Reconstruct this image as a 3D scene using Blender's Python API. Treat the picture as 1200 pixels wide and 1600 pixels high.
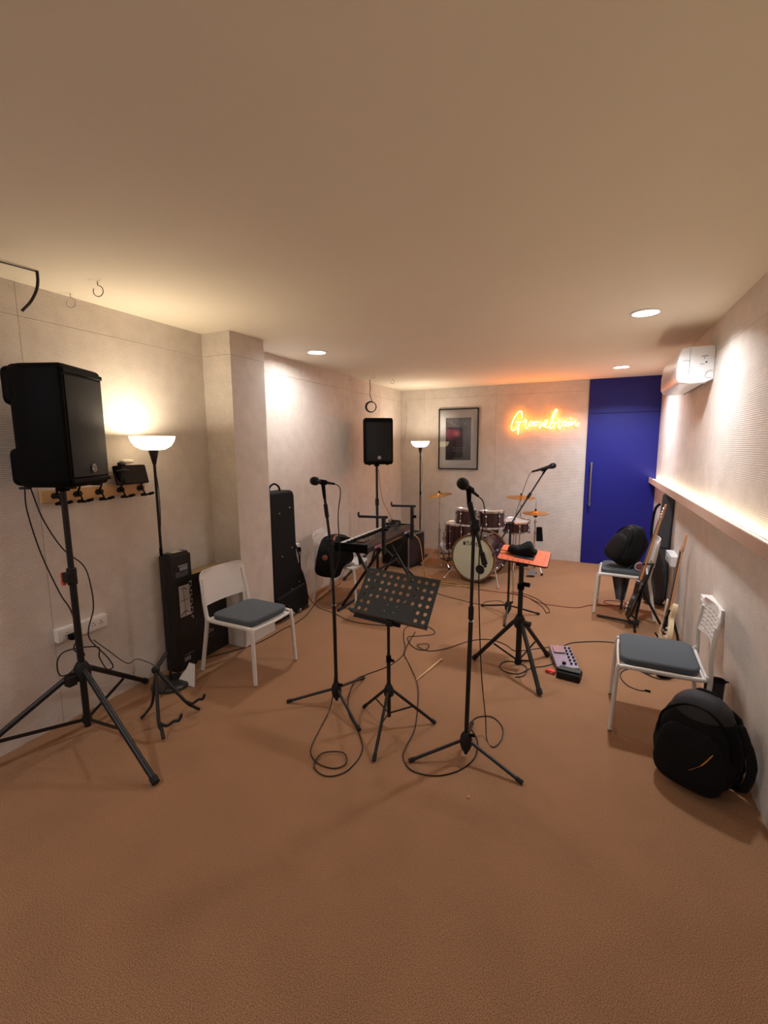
import bpy, math, random
from mathutils import Vector as V, Matrix, Quaternion
from math import sin, cos, pi, radians, sqrt

for o in list(bpy.data.objects):
    bpy.data.objects.remove(o)
random.seed(7)
SC = bpy.context.scene
COL = SC.collection

# ------------------------------------------------------------------ camera
W, D, H, Y0 = 3.828, 7.38, 2.684, -1.3          # room: x 0..W, y Y0..D, z 0..H
yaw, pit, roll = 0.42523, 0.14163, -0.00689
fw = V((-sin(yaw) * cos(pit), cos(yaw) * cos(pit), -sin(pit)))
rt = V((cos(yaw), sin(yaw), 0)); up = rt.cross(fw)
r2 = rt * cos(roll) + up * sin(roll); u2 = up * cos(roll) - rt * sin(roll)
cd = bpy.data.cameras.new('camera'); cam = bpy.data.objects.new('camera', cd); COL.objects.link(cam)
cam.matrix_world = Matrix(((r2.x, u2.x, -fw.x, 3.008), (r2.y, u2.y, -fw.y, 0), (r2.z, u2.z, -fw.z, 1.75), (0, 0, 0, 1)))
cd.sensor_fit = 'VERTICAL'; cd.sensor_height = 36; cd.lens = 715 / 1600 * 36; cd.clip_start = 0.02
SC.camera = cam

# ------------------------------------------------------------------ world, exposure, light levels
wd = bpy.data.worlds.new('world'); SC.world = wd; wd.use_nodes = True
wd.node_tree.nodes['Background'].inputs[0].default_value = (0.9, 0.75, 0.62, 1)
wd.node_tree.nodes['Background'].inputs[1].default_value = 0.0
SC.view_settings.view_transform = 'Standard'
SC.view_settings.look = 'None'
SC.view_settings.exposure = 0.5
SC.view_settings.gamma = 1.0
SC.view_settings.use_curve_mapping = False
DOWNLIGHT_W = 17.0
TORCH_W = 4.6
TORCH2_W = 4.5
LED_STRENGTH = 12.5
NEON_STRENGTH = 44.0
REAR_FILL_W = 9.0  # strength of the fill lamps added behind the camera

# ------------------------------------------------------------------ materials
def lin(c):
    if isinstance(c, str):
        c = [int(c[i:i + 2], 16) / 255 for i in (0, 2, 4)]
    return tuple((x / 12.92 if x <= .04045 else ((x + .055) / 1.055) ** 2.4) for x in c) + (1,)

MATS = {}
def mat(name, col, rough=.5, metal=0., noise=0., scale=30., bump=0., bscale=None, emit=None, es=0., spec=.5, coat=0.):
    if name in MATS: return MATS[name]
    m = bpy.data.materials.new(name); m.use_nodes = True
    nt = m.node_tree; b = nt.nodes['Principled BSDF']
    c = lin(col)
    b.inputs['Base Color'].default_value = c
    b.inputs['Roughness'].default_value = rough
    b.inputs['Metallic'].default_value = metal
    b.inputs['Specular IOR Level'].default_value = spec
    if coat: b.inputs['Coat Weight'].default_value = coat
    if emit:
        b.inputs['Emission Color'].default_value = lin(emit); b.inputs['Emission Strength'].default_value = es
    tc = nt.nodes.new('ShaderNodeTexCoord')
    n = nt.nodes.new('ShaderNodeTexNoise'); n.inputs['Scale'].default_value = scale; n.inputs['Detail'].default_value = 4
    nt.links.new(tc.outputs['Object'], n.inputs['Vector'])
    if noise:
        mx = nt.nodes.new('ShaderNodeMix'); mx.data_type = 'RGBA'
        mx.inputs[6].default_value = tuple(x * (1 - noise) for x in c[:3]) + (1,)
        mx.inputs[7].default_value = tuple(min(1, x * (1 + noise)) for x in c[:3]) + (1,)
        nt.links.new(n.outputs['Fac'], mx.inputs[0]); nt.links.new(mx.outputs[2], b.inputs['Base Color'])
    if bump:
        n2 = nt.nodes.new('ShaderNodeTexNoise'); n2.inputs['Scale'].default_value = bscale or scale; n2.inputs['Detail'].default_value = 3
        nt.links.new(tc.outputs['Object'], n2.inputs['Vector'])
        bp = nt.nodes.new('ShaderNodeBump'); bp.inputs['Strength'].default_value = bump; bp.inputs['Distance'].default_value = .01
        nt.links.new(n2.outputs['Fac'], bp.inputs['Height']); nt.links.new(bp.outputs[0], b.inputs['Normal'])
    MATS[name] = m
    return m

def ramp(nt, src, stops):
    r = nt.nodes.new('ShaderNodeValToRGB'); e = r.color_ramp.elements
    e[0].position, e[0].color = stops[0]; e[1].position, e[1].color = stops[1]
    for p, c in stops[2:]:
        k = e.new(p); k.color = c
    nt.links.new(src, r.inputs[0]); return r

def wall_mat():
    m = bpy.data.materials.new('wall_board'); m.use_nodes = True; nt = m.node_tree; L = nt.links
    b = nt.nodes['Principled BSDF']; b.inputs['Roughness'].default_value = .62; b.inputs['Specular IOR Level'].default_value = .35
    tc = nt.nodes.new('ShaderNodeTexCoord')
    def noise(s, d=3):
        n = nt.nodes.new('ShaderNodeTexNoise'); n.inputs['Scale'].default_value = s; n.inputs['Detail'].default_value = d
        L.new(tc.outputs['Object'], n.inputs['Vector']); return n
    big = noise(1.3, 4); mid = noise(9, 5); fine = noise(160, 2)
    r1 = ramp(nt, big.outputs['Fac'], [(.3, lin('d5cbc1')), (.7, lin('e2dad3'))])
    r2_ = ramp(nt, mid.outputs['Fac'], [(.3, (.93, .93, .925, 1)), (.68, (1.04, 1.04, 1.04, 1))])
    r3 = ramp(nt, fine.outputs['Fac'], [(.3, (.87, .87, .86, 1)), (.7, (1.06, 1.06, 1.06, 1))])
    def mul(a, c):
        x = nt.nodes.new('ShaderNodeMix'); x.data_type = 'RGBA'; x.blend_type = 'MULTIPLY'; x.inputs[0].default_value = 1
        L.new(a, x.inputs[6]); L.new(c, x.inputs[7]); return x.outputs[2]
    L.new(mul(mul(r1.outputs[0], r2_.outputs[0]), r3.outputs[0]), b.inputs['Base Color'])
    # woven glass-mesh facing: fine horizontal and vertical ribs
    mp = nt.nodes.new('ShaderNodeMapping'); L.new(tc.outputs['Object'], mp.inputs[0])
    wv = nt.nodes.new('ShaderNodeTexWave'); wv.bands_direction = 'Z'; wv.inputs['Scale'].default_value = 26; wv.inputs['Distortion'].default_value = 2.5
    wv.inputs['Detail'].default_value = 2
    L.new(mp.outputs[0], wv.inputs[0])
    ad = nt.nodes.new('ShaderNodeMath'); ad.operation = 'ADD'; L.new(wv.outputs['Fac'], ad.inputs[0]); L.new(fine.outputs['Fac'], ad.inputs[1])
    bp = nt.nodes.new('ShaderNodeBump'); bp.inputs['Strength'].default_value = .3; bp.inputs['Distance'].default_value = .004
    L.new(ad.outputs[0], bp.inputs['Height']); L.new(bp.outputs[0], b.inputs['Normal'])
    return m

def carpet_mat():
    m = bpy.data.materials.new('carpet'); m.use_nodes = True; nt = m.node_tree; L = nt.links
    b = nt.nodes['Principled BSDF']; b.inputs['Roughness'].default_value = .95; b.inputs['Specular IOR Level'].default_value = .12
    tc = nt.nodes.new('ShaderNodeTexCoord')
    def noise(s, d=3):
        n = nt.nodes.new('ShaderNodeTexNoise'); n.inputs['Scale'].default_value = s; n.inputs['Detail'].default_value = d
        L.new(tc.outputs['Object'], n.inputs['Vector']); return n
    f = noise(340, 3); g = noise(3.2, 9)
    r1 = ramp(nt, f.outputs['Fac'], [(.38, lin('6d4b32')), (.62, lin('b88e6c'))])
    r2_ = ramp(nt, g.outputs['Fac'], [(.3, (.93, .93, .93, 1)), (.7, (1.05, 1.04, 1.04, 1))])
    x = nt.nodes.new('ShaderNodeMix'); x.data_type = 'RGBA'; x.blend_type = 'MULTIPLY'; x.inputs[0].default_value = 1
    L.new(r1.outputs[0], x.inputs[6]); L.new(r2_.outputs[0], x.inputs[7]); L.new(x.outputs[2], b.inputs['Base Color'])
    bp = nt.nodes.new('ShaderNodeBump'); bp.inputs['Strength'].default_value = .06; bp.inputs['Distance'].default_value = .002
    L.new(f.outputs['Fac'], bp.inputs['Height']); L.new(bp.outputs[0], b.inputs['Normal'])
    return m

WALL = wall_mat(); CARPET = carpet_mat()
JOINT = mat('joint', '6f5c50', .9)
CEIL = mat('ceiling_paint', 'ebe2d0', .85, noise=.03, scale=1.5, bump=.05, bscale=60)
BLUE = mat('blue_laminate', '0a117c', .55, noise=.06, scale=40, bump=.05, bscale=300)
BLK = mat('black_metal', '0d0d0f', .45, noise=.15, scale=60, bump=.03, spec=.5)
BLKM = mat('black_matte', '0b0b0c', .7, noise=.2, scale=40)
BLKP = mat('black_plastic', '020203', .6, bump=.1, bscale=400, spec=.12)
RUB = mat('rubber', '1a1a1a', .85, noise=.2, scale=80)
GRL = mat('steel_grille', '060606', .5, metal=.0, bump=.4, bscale=700, spec=.3)
CAB = mat('cable_black', '151212', .5, spec=.4)
REDC = mat('cable_red', '8a2a20', .5)
YELC = mat('cable_cream', 'd6b468', .5)
WHT = mat('white_plastic', 'e6e2dd', .38, noise=.015, scale=8)
WHTM = mat('white_powder_steel', 'dcd7cf', .4)
GREYF = mat('grey_cushion_fabric', '5c6166', .95, noise=.3, scale=260, bump=.3, bscale=400, spec=.1)
BAGF = mat('black_bag_fabric', '0e0e10', .85, noise=.25, scale=220, bump=.25, bscale=350, spec=.25)
BAGG = mat('grey_bag_panel', '242427', .7, noise=.2, scale=200, bump=.2, bscale=300)
GIGF = mat('gig_bag_fabric', '101214', .8, noise=.3, scale=120, bump=.3, bscale=250, spec=.3)
GIGG = mat('grey_gig_bag_fabric', '4b4c50', .8, noise=.2, scale=160, bump=.2, bscale=250)
CHR = mat('chrome', 'f0f0f0', .24, metal=1.)
SIL = mat('brushed_silver', 'b0b0b2', .35, metal=1.)
CYM = mat('bronze_cymbal', 'd9a552', .28, metal=1., noise=.12, scale=50, bump=.05)
SHELL = mat('drum_shell_wine', '3a1a1c', .25, noise=.3, scale=14, coat=.6)
HEAD = mat('drum_head_coated', 'c9c8ae', .55, noise=.04, scale=12)
HEADW = mat('drum_head_white', 'b5b3ae', .5)
HOOPW = mat('drum_hoop_wood', '6b4a26', .35, coat=.5)
WOOD = mat('pine', 'd2a873', .5, noise=.12, scale=18)
MAPLE = mat('maple_neck', 'b98050', .4, noise=.12, scale=25, coat=.3)
ROSE = mat('rosewood', '3c2418', .55, noise=.2, scale=60)
CREAM = mat('cream_body', 'dcc9a2', .35, coat=.3)
DKBODY = mat('dark_guitar_body', '1b1412', .25, coat=.6)
ORNG = mat('orange_vinyl_board', 'e2704a', .5, noise=.12, scale=14)
ORGP = mat('orange_plastic', 'd8471c', .45)
REDP = mat('red_plastic', 'e02a20', .4)
CARD = mat('black_carton', '0f0d0e', .55, noise=.2, scale=20)
BROWNC = mat('brown_carton_edge', 'b59a78', .8)
PRINT = mat('print_grey', '8d8d90', .6)
PRINTW = mat('print_white', 'c9c7c8', .6)
PRINTD = mat('print_dark_grey', '4a4a4c', .6)
GLOW = mat('downlight_diffuser', 'ffffff', .5, emit='fff6ea', es=9)
BOWL = mat('opal_glass_shade', 'fff3df', .35, emit='ffe6bd', es=2.6)
LED = mat('led_strip_light', 'ffffff', .5, emit='fff0cc', es=LED_STRENGTH)
NEON = mat('orange_neon_tube', 'ff7a20', .4, emit='ff8a2c', es=NEON_STRENGTH)
ACW = mat('ac_white', 'e8e8ea', .3)
LAMPGREY = mat('lamp_base_dark', '2f2c2c', .35, coat=.3)
PAPER = mat('white_tissue', 'ddd6ce', .8, bump=.3, bscale=60)
PEDAL = mat('pedalboard_grey', '807888', .4, metal=.3, noise=.05)
GLASS_D = mat('tablet_screen', '0a0a0c', .12)
SOCK = mat('socket_grey', '4c4a48', .6)
TAN = mat('tan_leather', '8d4a30', .6, noise=.15, scale=60)

def poster_mat():
    m = bpy.data.materials.new('poster_print'); m.use_nodes = True; nt = m.node_tree; L = nt.links
    b = nt.nodes['Principled BSDF']; b.inputs['Roughness'].default_value = .35
    tc = nt.nodes.new('ShaderNodeTexCoord'); sp = nt.nodes.new('ShaderNodeSeparateXYZ'); L.new(tc.outputs['Generated'], sp.inputs[0])
    def blob(cx, cz, sx, sz, sharp):
        mp = nt.nodes.new('ShaderNodeMapping'); L.new(tc.outputs['Generated'], mp.inputs[0])
        mp.inputs['Location'].default_value = (-cx / sx, 0, -cz / sz); mp.inputs['Scale'].default_value = (1 / sx, 0, 1 / sz)
        nz = nt.nodes.new('ShaderNodeTexNoise'); nz.inputs['Scale'].default_value = 5; L.new(tc.outputs['Generated'], nz.inputs['Vector'])
        ad = nt.nodes.new('ShaderNodeMix'); ad.data_type = 'RGBA'; ad.blend_type = 'ADD'; ad.inputs[0].default_value = .5
        L.new(mp.outputs[0], ad.inputs[6]); sb = nt.nodes.new('ShaderNodeVectorMath'); sb.operation = 'SUBTRACT'
        L.new(nz.outputs['Color'], sb.inputs[0]); sb.inputs[1].default_value = (.5, .5, .5); L.new(sb.outputs[0], ad.inputs[7])
        ln = nt.nodes.new('ShaderNodeVectorMath'); ln.operation = 'LENGTH'; L.new(ad.outputs[2], ln.inputs[0])
        return ramp(nt, ln.outputs['Value'], [(1 - sharp, (1, 1, 1, 1)), (1, (0, 0, 0, 1))])
    base = ramp(nt, sp.outputs['Z'], [(0, lin('4a453f')), (.45, lin('685a68')), (.8, lin('5c5155')), (1, lin('6a6464'))])
    cur = base.outputs[0]
    for (cx, cz, sx, sz, sh, c) in [(.1, .18, .34, .36, .2, '17131f'), (.2, .36, .26, .26, .3, '3a2338'), (.22, .62, .26, .17, .4, '9a3c5c'), (.45, .63, .2, .12, .9, 'f08a9c'), (.2, .76, .16, .03, .5, '501c30')]:
        mk = blob(cx, cz, sx, sz, sh)
        x = nt.nodes.new('ShaderNodeMix'); x.data_type = 'RGBA'; L.new(mk.outputs[0], x.inputs[0]); L.new(cur, x.inputs[6]); x.inputs[7].default_value = lin(c)
        cur = x.outputs[2]
    L.new(cur, b.inputs['Base Color'])
    return m
POSTER = poster_mat()

# ------------------------------------------------------------------ mesh building
def frame(origin, upv, front):
    """matrix whose z is upv and whose -y is front"""
    z = V(upv).normalized(); y = (-V(front)); y = (y - z * y.dot(z)).normalized(); x = y.cross(z)
    m = Matrix((x, y, z)).transposed().to_4x4(); m.translation = V(origin); return m

def catmull(pts, n=8):
    pts = [V(p) for p in pts]
    if len(pts) < 3: return pts
    P = [pts[0] * 2 - pts[1]] + pts + [pts[-1] * 2 - pts[-2]]
    out = []
    for i in range(1, len(P) - 2):
        a, b, c, d = P[i - 1:i + 3]
        for k in range(n):
            t = k / n
            out.append(.5 * ((2 * b) + (c - a) * t + (2 * a - 5 * b + 4 * c - d) * t * t + (3 * b - a - 3 * c + d) * t ** 3))
    out.append(pts[-1]); return out

class MB:
    def __init__(s): s.v = []; s.f = []
    def add(s, vs, fs, M=None):
        k = len(s.v)
        s.v += [(M @ V(p)) if M else V(p) for p in vs]
        s.f += [tuple(i + k for i in f) for f in fs]; return s
    def box(s, c, d, M=None):
        x, y, z = c; a, b, e = d[0] / 2, d[1] / 2, d[2] / 2
        vs = [(x + i * a, y + j * b, z + k * e) for i in (-1, 1) for j in (-1, 1) for k in (-1, 1)]
        return s.add(vs, [(0, 1, 3, 2), (4, 6, 7, 5), (0, 4, 5, 1), (2, 3, 7, 6), (0, 2, 6, 4), (1, 5, 7, 3)], M)
    def bar(s, p, q, w, t, side=None, M=None):
        """rectangular bar from p to q, width w across `side`, thickness t"""
        p, q = V(p), V(q); z = (q - p)
        sd = V(side) if side else (V((0, 0, 1)) if abs(z.normalized().z) < .9 else V((1, 0, 0)))
        y = z.cross(sd).normalized(); x = y.cross(z).normalized()
        vs = [b + x * i * w / 2 + y * j * t / 2 for b in (p, q) for i in (-1, 1) for j in (-1, 1)]
        return s.add(vs, [(0, 1, 3, 2), (4, 6, 7, 5), (0, 4, 5, 1), (2, 3, 7, 6), (0, 2, 6, 4), (1, 5, 7, 3)], M)
    def tube(s, pts, r, n=8, smooth=0, closed=False, M=None):
        pts = catmull(pts, smooth) if smooth else [V(p) for p in pts]
        q = [pts[0]]
        for p in pts[1:]:
            if (p - q[-1]).length > 1e-5: q.append(p)
        pts = q; N = len(pts)
        if N < 2: return s
        rs = r if isinstance(r, (list, tuple)) else None
        def T(i):
            if closed: return (pts[(i + 1) % N] - pts[i - 1]).normalized()
            if i == 0: return (pts[1] - pts[0]).normalized()
            if i == N - 1: return (pts[-1] - pts[-2]).normalized()
            a = (pts[i] - pts[i - 1]).normalized() + (pts[i + 1] - pts[i]).normalized()
            return a.normalized() if a.length > 1e-6 else (pts[i + 1] - pts[i]).normalized()
        t = T(0); nrm = t.orthogonal().normalized()
        vs = []
        for i in range(N):
            t2 = T(i); nrm = t.rotation_difference(t2) @ nrm; nrm = (nrm - t2 * nrm.dot(t2)).normalized(); t = t2; bn = t.cross(nrm)
            R = rs[i * (len(rs) - 1) // max(1, N - 1)] if rs else r
            for k in range(n):
                a = 2 * pi * k / n; vs.append(pts[i] + (nrm * cos(a) + bn * sin(a)) * R)
        fs = []
        for i in range(N if closed else N - 1):
            j = (i + 1) % N
            for k in range(n):
                k2 = (k + 1) % n; fs.append((i * n + k, i * n + k2, j * n + k2, j * n + k))
        if not closed:
            fs.append(tuple(range(n - 1, -1, -1))); fs.append(tuple((N - 1) * n + k for k in range(n)))
        return s.add(vs, fs, M)
    def lathe(s, prof, c=(0, 0, 0), axis=(0, 0, 1), n=24, M=None, cap=True):
        """prof: list of (radius, height) along axis"""
        z = V(axis).normalized(); x = z.orthogonal().normalized(); y = z.cross(x); c = V(c)
        vs = []
        for r, h in prof:
            for k in range(n):
                a = 2 * pi * k / n; vs.append(c + z * h + (x * cos(a) + y * sin(a)) * max(r, 1e-4))
        fs = []
        for i in range(len(prof) - 1):
            for k in range(n):
                k2 = (k + 1) % n; fs.append((i * n + k, i * n + k2, (i + 1) * n + k2, (i + 1) * n + k))
        if cap:
            fs.append(tuple(range(n - 1, -1, -1))); fs.append(tuple((len(prof) - 1) * n + k for k in range(n)))
        return s.add(vs, fs, M)
    def cyl(s, p, q, r, n=16, M=None, r2=None):
        p, q = V(p), V(q); return s.lathe([(r, 0), (r2 if r2 is not None else r, (q - p).length)], p, q - p, n, M)
    def prism(s, out, h0, h1, M=None):
        """closed 2D outline in x,z extruded along y from h0 to h1"""
        n = len(out)
        vs = [(x, h0, z) for x, z in out] + [(x, h1, z) for x, z in out]
        fs = [tuple(range(n)), tuple(range(2 * n - 1, n - 1, -1))] + [(i, i + n, (i + 1) % n + n, (i + 1) % n) for i in range(n)]
        return s.add(vs, fs, M)
    def ball(s, c, r, n=14, sc=(1, 1, 1), e=1., M=None):
        """superellipsoid; e<1 squarer"""
        def pw(a): return math.copysign(abs(a) ** e, a)
        vs = []; m = n
        for i in range(1, m):
            ph = pi * i / m - pi / 2
            for k in range(n * 2):
                th = pi * k / n
                vs.append((c[0] + r * sc[0] * pw(cos(ph)) * pw(cos(th)), c[1] + r * sc[1] * pw(cos(ph)) * pw(sin(th)), c[2] + r * sc[2] * pw(sin(ph))))
        fs = []; w = n * 2
        for i in range(m - 2):
            for k in range(w):
                fs.append((i * w + k, i * w + (k + 1) % w, (i + 1) * w + (k + 1) % w, (i + 1) * w + k))
        b = len(vs); vs += [(c[0], c[1], c[2] - r * sc[2]), (c[0], c[1], c[2] + r * sc[2])]
        for k in range(w):
            fs.append((b, (k + 1) % w, k)); fs.append((b + 1, (m - 2) * w + k, (m - 2) * w + (k + 1) % w))
        return s.add(vs, fs, M)
    def torus(s, c, R, r, axis=(0, 0, 1), n=28, m=8, M=None, sq=1.):
        z = V(axis).normalized(); x = z.orthogonal().normalized(); y = z.cross(x)
        return s.tube([V(c) + (x * cos(2 * pi * k / n) + y * sin(2 * pi * k / n)) * R for k in range(n)], r, m, closed=True, M=M)
    def build(s, name, m, parent=None, M=None, world=False, bevel=0., seg=2, smooth=True, angle=35):
        vs = s.v
        if world and parent:
            off = V((0, 0, 0)); p = parent
            while p: off += p.location; p = p.parent
            vs = [v - off for v in vs]
        me = bpy.data.meshes.new(name); me.from_pydata([tuple(v) for v in vs], [], s.f); me.update()
        o = bpy.data.objects.new(name, me); COL.objects.link(o)
        import bmesh
        bm = bmesh.new(); bm.from_mesh(me); bmesh.ops.recalc_face_normals(bm, faces=bm.faces); bm.to_mesh(me); bm.free()
        if m: me.materials.append(m)
        if smooth:
            for p in me.polygons: p.use_smooth = True
            me.set_sharp_from_angle(angle=radians(angle))
        if bevel:
            b = o.modifiers.new('bevel', 'BEVEL'); b.width = bevel; b.segments = seg; b.limit_method = 'ANGLE'; b.angle_limit = radians(40)
        if M: o.matrix_world = M
        if parent: o.parent = parent
        return o

def tag(o, label=None, cat=None, group=None, kind=None):
    if label: o['label'] = label
    if cat: o['category'] = cat
    if group: o['group'] = group
    if kind: o['kind'] = kind
    return o

def thing(name, label, cat, loc=(0, 0, 0), rz=0., group=None, M=None):
    o = bpy.data.objects.new(name, None); COL.objects.link(o); o.empty_display_size = .1
    if M: o.matrix_world = M
    else: o.location = loc; o.rotation_euler = (0, 0, rz)
    return tag(o, label, cat, group)

def copy_tree(o, parent=None):
    c = o.copy(); COL.objects.link(c); c.parent = parent
    for ch in list(o.children): copy_tree(ch, c)
    return c

def rrect(w, h, r, n=5, cx=0, cz=0):
    out = []
    for (sx, sz, a0) in ((1, 1, 0), (-1, 1, 90), (-1, -1, 180), (1, -1, 270)):
        for k in range(n + 1):
            a = radians(a0 + 90 * k / n); out.append((cx + sx * (w / 2 - r) + r * cos(a), cz + sz * (h / 2 - r) + r * sin(a)))
    return out

def grid_panel(mb, us, vs, solid, fn, M=None):
    """perforated panel. fn(u,v,side) -> point; cells where solid(i,j) is false are open"""
    nu, nv = len(us), len(vs); k0 = len(mb.v)
    pts = [fn(u, v, s_) for s_ in (0, 1) for v in vs for u in us]
    ix = lambda i, j, s_: s_ * nu * nv + j * nu + i
    fs = []
    S = lambda i, j: 0 <= i < nu - 1 and 0 <= j < nv - 1 and solid(i, j)
    for i in range(nu - 1):
        for j in range(nv - 1):
            if not S(i, j): continue
            a, b, c, d = (i, j), (i + 1, j), (i + 1, j + 1), (i, j + 1)
            fs.append(tuple(ix(*q, 0) for q in (a, b, c, d))); fs.append(tuple(ix(*q, 1) for q in (d, c, b, a)))
            for (p, q, ok) in ((a, b, S(i, j - 1)), (b, c, S(i + 1, j)), (c, d, S(i, j + 1)), (d, a, S(i - 1, j))):
                if not ok: fs.append((ix(*q, 0), ix(*p, 0), ix(*p, 1), ix(*q, 1)))
    return mb.add(pts, fs, M)

def text_mesh(s, size, ext=.0006):
    c = bpy.data.curves.new('t', 'FONT'); c.body = s; c.size = size; c.extrude = ext; c.align_x = 'CENTER'; c.align_y = 'CENTER'
    o = bpy.data.objects.new('t', c); COL.objects.link(o)
    dg = bpy.context.evaluated_depsgraph_get(); me = bpy.data.meshes.new_from_object(o.evaluated_get(dg))
    bpy.data.objects.remove(o); return me
def text(name, s, size, m, parent, M, ext=.0006):
    me = text_mesh(s, size, ext); me.materials.clear(); me.materials.append(m)
    o = bpy.data.objects.new(name, me); COL.objects.link(o); o.parent = parent; o.matrix_local = M; return o

# ------------------------------------------------------------------ the setting
fl = MB().box(((W) / 2, (Y0 + D) / 2, -.05), (W + .4, D - Y0 + .4, .1)).build('floor', CARPET, smooth=False); tag(fl, kind='structure')
ce = MB().box((W / 2, (Y0 + D) / 2, H + .05), (W + .4, D - Y0 + .4, .1)).build('ceiling', CEIL, smooth=False); tag(ce, kind='structure')

def board_wall(name, axis, pos, out, splits, z_levels, th=.01, gap=.0022):
    """backing slab plus one board per cell; the boards' faces lie on the plane `pos`, facing direction `out`"""
    lo, hi = splits[0], splits[-1]
    b = MB(); c = (lo + hi) / 2
    back = pos - out * (th + .05)
    zc_ = z_levels[-1] / 2
    if axis == 'x': b.box((back, c, zc_), (.1, hi - lo, z_levels[-1]))
    else: b.box((c, back, zc_), (hi - lo, .1, z_levels[-1]))
    w = tag(b.build(name, JOINT, smooth=False), kind='structure')
    for i in range(len(splits) - 1):
        for j in range(len(z_levels) - 1):
            a0, a1 = splits[i] + gap / 2, splits[i + 1] - gap / 2; z0, z1 = z_levels[j] + (gap / 2 if j else 0), z_levels[j + 1] - (gap / 2 if j < len(z_levels) - 2 else 0)
            p = pos - out * (th / 2) + random.uniform(-.0008, .0) * out
            m = MB()
            if axis == 'x': m.box((p, (a0 + a1) / 2, (z0 + z1) / 2), (th, a1 - a0, z1 - z0))
            else: m.box(((a0 + a1) / 2, p, (z0 + z1) / 2), (a1 - a0, th, z1 - z0))
            m.build('panel', WALL, w, smooth=False)
    return w
board_wall('wall_left', 'x', 0, 1, [Y0, .43, 1.63, 3.02, 4.42, 5.62, 6.5, D + .02], [0, 2.5, H])
board_wall('wall_far', 'y', D, -1, [-.02, .42, 1.6, 2.925], [0, 2.53, H])
board_wall('wall_right', 'x', W, -1, [Y0, 0.1, 1.32, 2.54, 3.76, 4.98, 6.2, D + .02], [0, 1.235, 2.45, H])
board_wall('wall_near', 'y', Y0, 1, [0, 1.22, 2.44, W], [0, 2.5, H])
# boxed-out column on the left wall
pb = MB().box((.14, 3.2, H / 2), (.28, .4, H)).build('wall_column', JOINT, smooth=False); tag(pb, kind='structure')
for z0, z1 in ((0, 2.5), (2.502, H)):
    MB().box((.15, 2.995, (z0 + z1) / 2), (.30, .01, z1 - z0)).build('panel', WALL, pb, smooth=False)
    MB().box((.295, 3.2, (z0 + z1) / 2), (.01, .40, z1 - z0)).build('panel', WALL, pb, smooth=False)
    MB().box((.15, 3.405, (z0 + z1) / 2), (.30, .01, z1 - z0)).build('panel', WALL, pb, smooth=False)

# blue door with overhead panel
dr = tag(MB().box(((2.925 + W) / 2 + .01, D + .03, H / 2), (W - 2.925 + .02, .08, H)).build('door_1', BLKM, smooth=False), kind='structure')
MB().box(((2.928 + W) / 2, D - .012, 1.101), (W - 2.928, .022, 2.198)).build('door_leaf', BLUE, dr, bevel=.002)
MB().box(((2.928 + W) / 2, D - .012, (2.205 + H) / 2), (W - 2.928, .022, H - 2.205)).build('overhead_panel', BLUE, dr, bevel=.002)
hb = MB().tube([(3.005, D - .075, .87), (3.005, D - .075, 1.51)], .011, 12)
for z in (.9, 1.48): hb.cyl((3.005, D - .023, z), (3.005, D - .085, z), .016, 12)
hb.build('door_handle', SIL, dr)

# light shelf along the right wall
tr = tag(MB().box((W - .008 - .03, (Y0 + D) / 2, 1.262), (.06, D - Y0, .03)).build('trim_1', mat('ledge_board', 'bfa08c', .6, noise=.06, scale=6), smooth=False), kind='structure')
MB().box((W - .078, (Y0 + D) / 2, 1.268), (.014, D - Y0, .074)).build('fascia', MATS['ledge_board'], tr, bevel=.002)
strip = MB().box((W - .035, 3.75, 1.2815), (.016, 7.1, .005)).build('led_strip', LED, smooth=False)
tag(strip, 'warm white LED strip running along the ledge on the right wall', 'light strip')

# ------------------------------------------------------------------ lamps
for i, (x, y, lb) in enumerate([(.466, 4.024, 'round recessed downlight in the ceiling beside the left column'),
                  (3.302, 3.89, 'round recessed downlight nearest the camera, right of the ceiling middle'),
                  (3.272, 6.374, 'round recessed downlight in the ceiling in front of the blue door'),
                  (.466, -.35, 'added fill light shaped as a downlight, unseen behind the camera, left side'),  # this and the next are invented lamps, added to brighten the foreground
                  (3.0, -.35, 'added fill light shaped as a downlight, unseen behind the camera, right side')]):
    t = thing('downlight', lb, 'ceiling light', (x, y, H), group='recessed ceiling downlights')
    MB().lathe([(.105, 0), (.104, -.006), (.086, -.008), (.085, 0)], n=36, cap=False).build('trim_ring', WHT, t)
    MB().lathe([(.085, -.001), (.085, -.004)], n=36).build('diffuser', GLOW, t)
    ld = bpy.data.lights.new('downlight_lamp', 'AREA'); ld.shape = 'DISK'; ld.size = .16; ld.spread = radians((170, 140, 140, 180, 150)[i]); ld.energy = DOWNLIGHT_W * (.66, .92, 1.35, 0, 0)[i] if i < 3 else REAR_FILL_W * (1.5 if i == 3 else .5)
    ld.color = ((1, .97, .96), (.97, .97, 1), (.82, .90, 1), (.95, .94, 1), (.95, .94, 1))[i]
    lo = bpy.data.objects.new('downlight_lamp', ld); COL.objects.link(lo); lo.location = (0, 0, -.012); lo.parent = t

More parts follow.
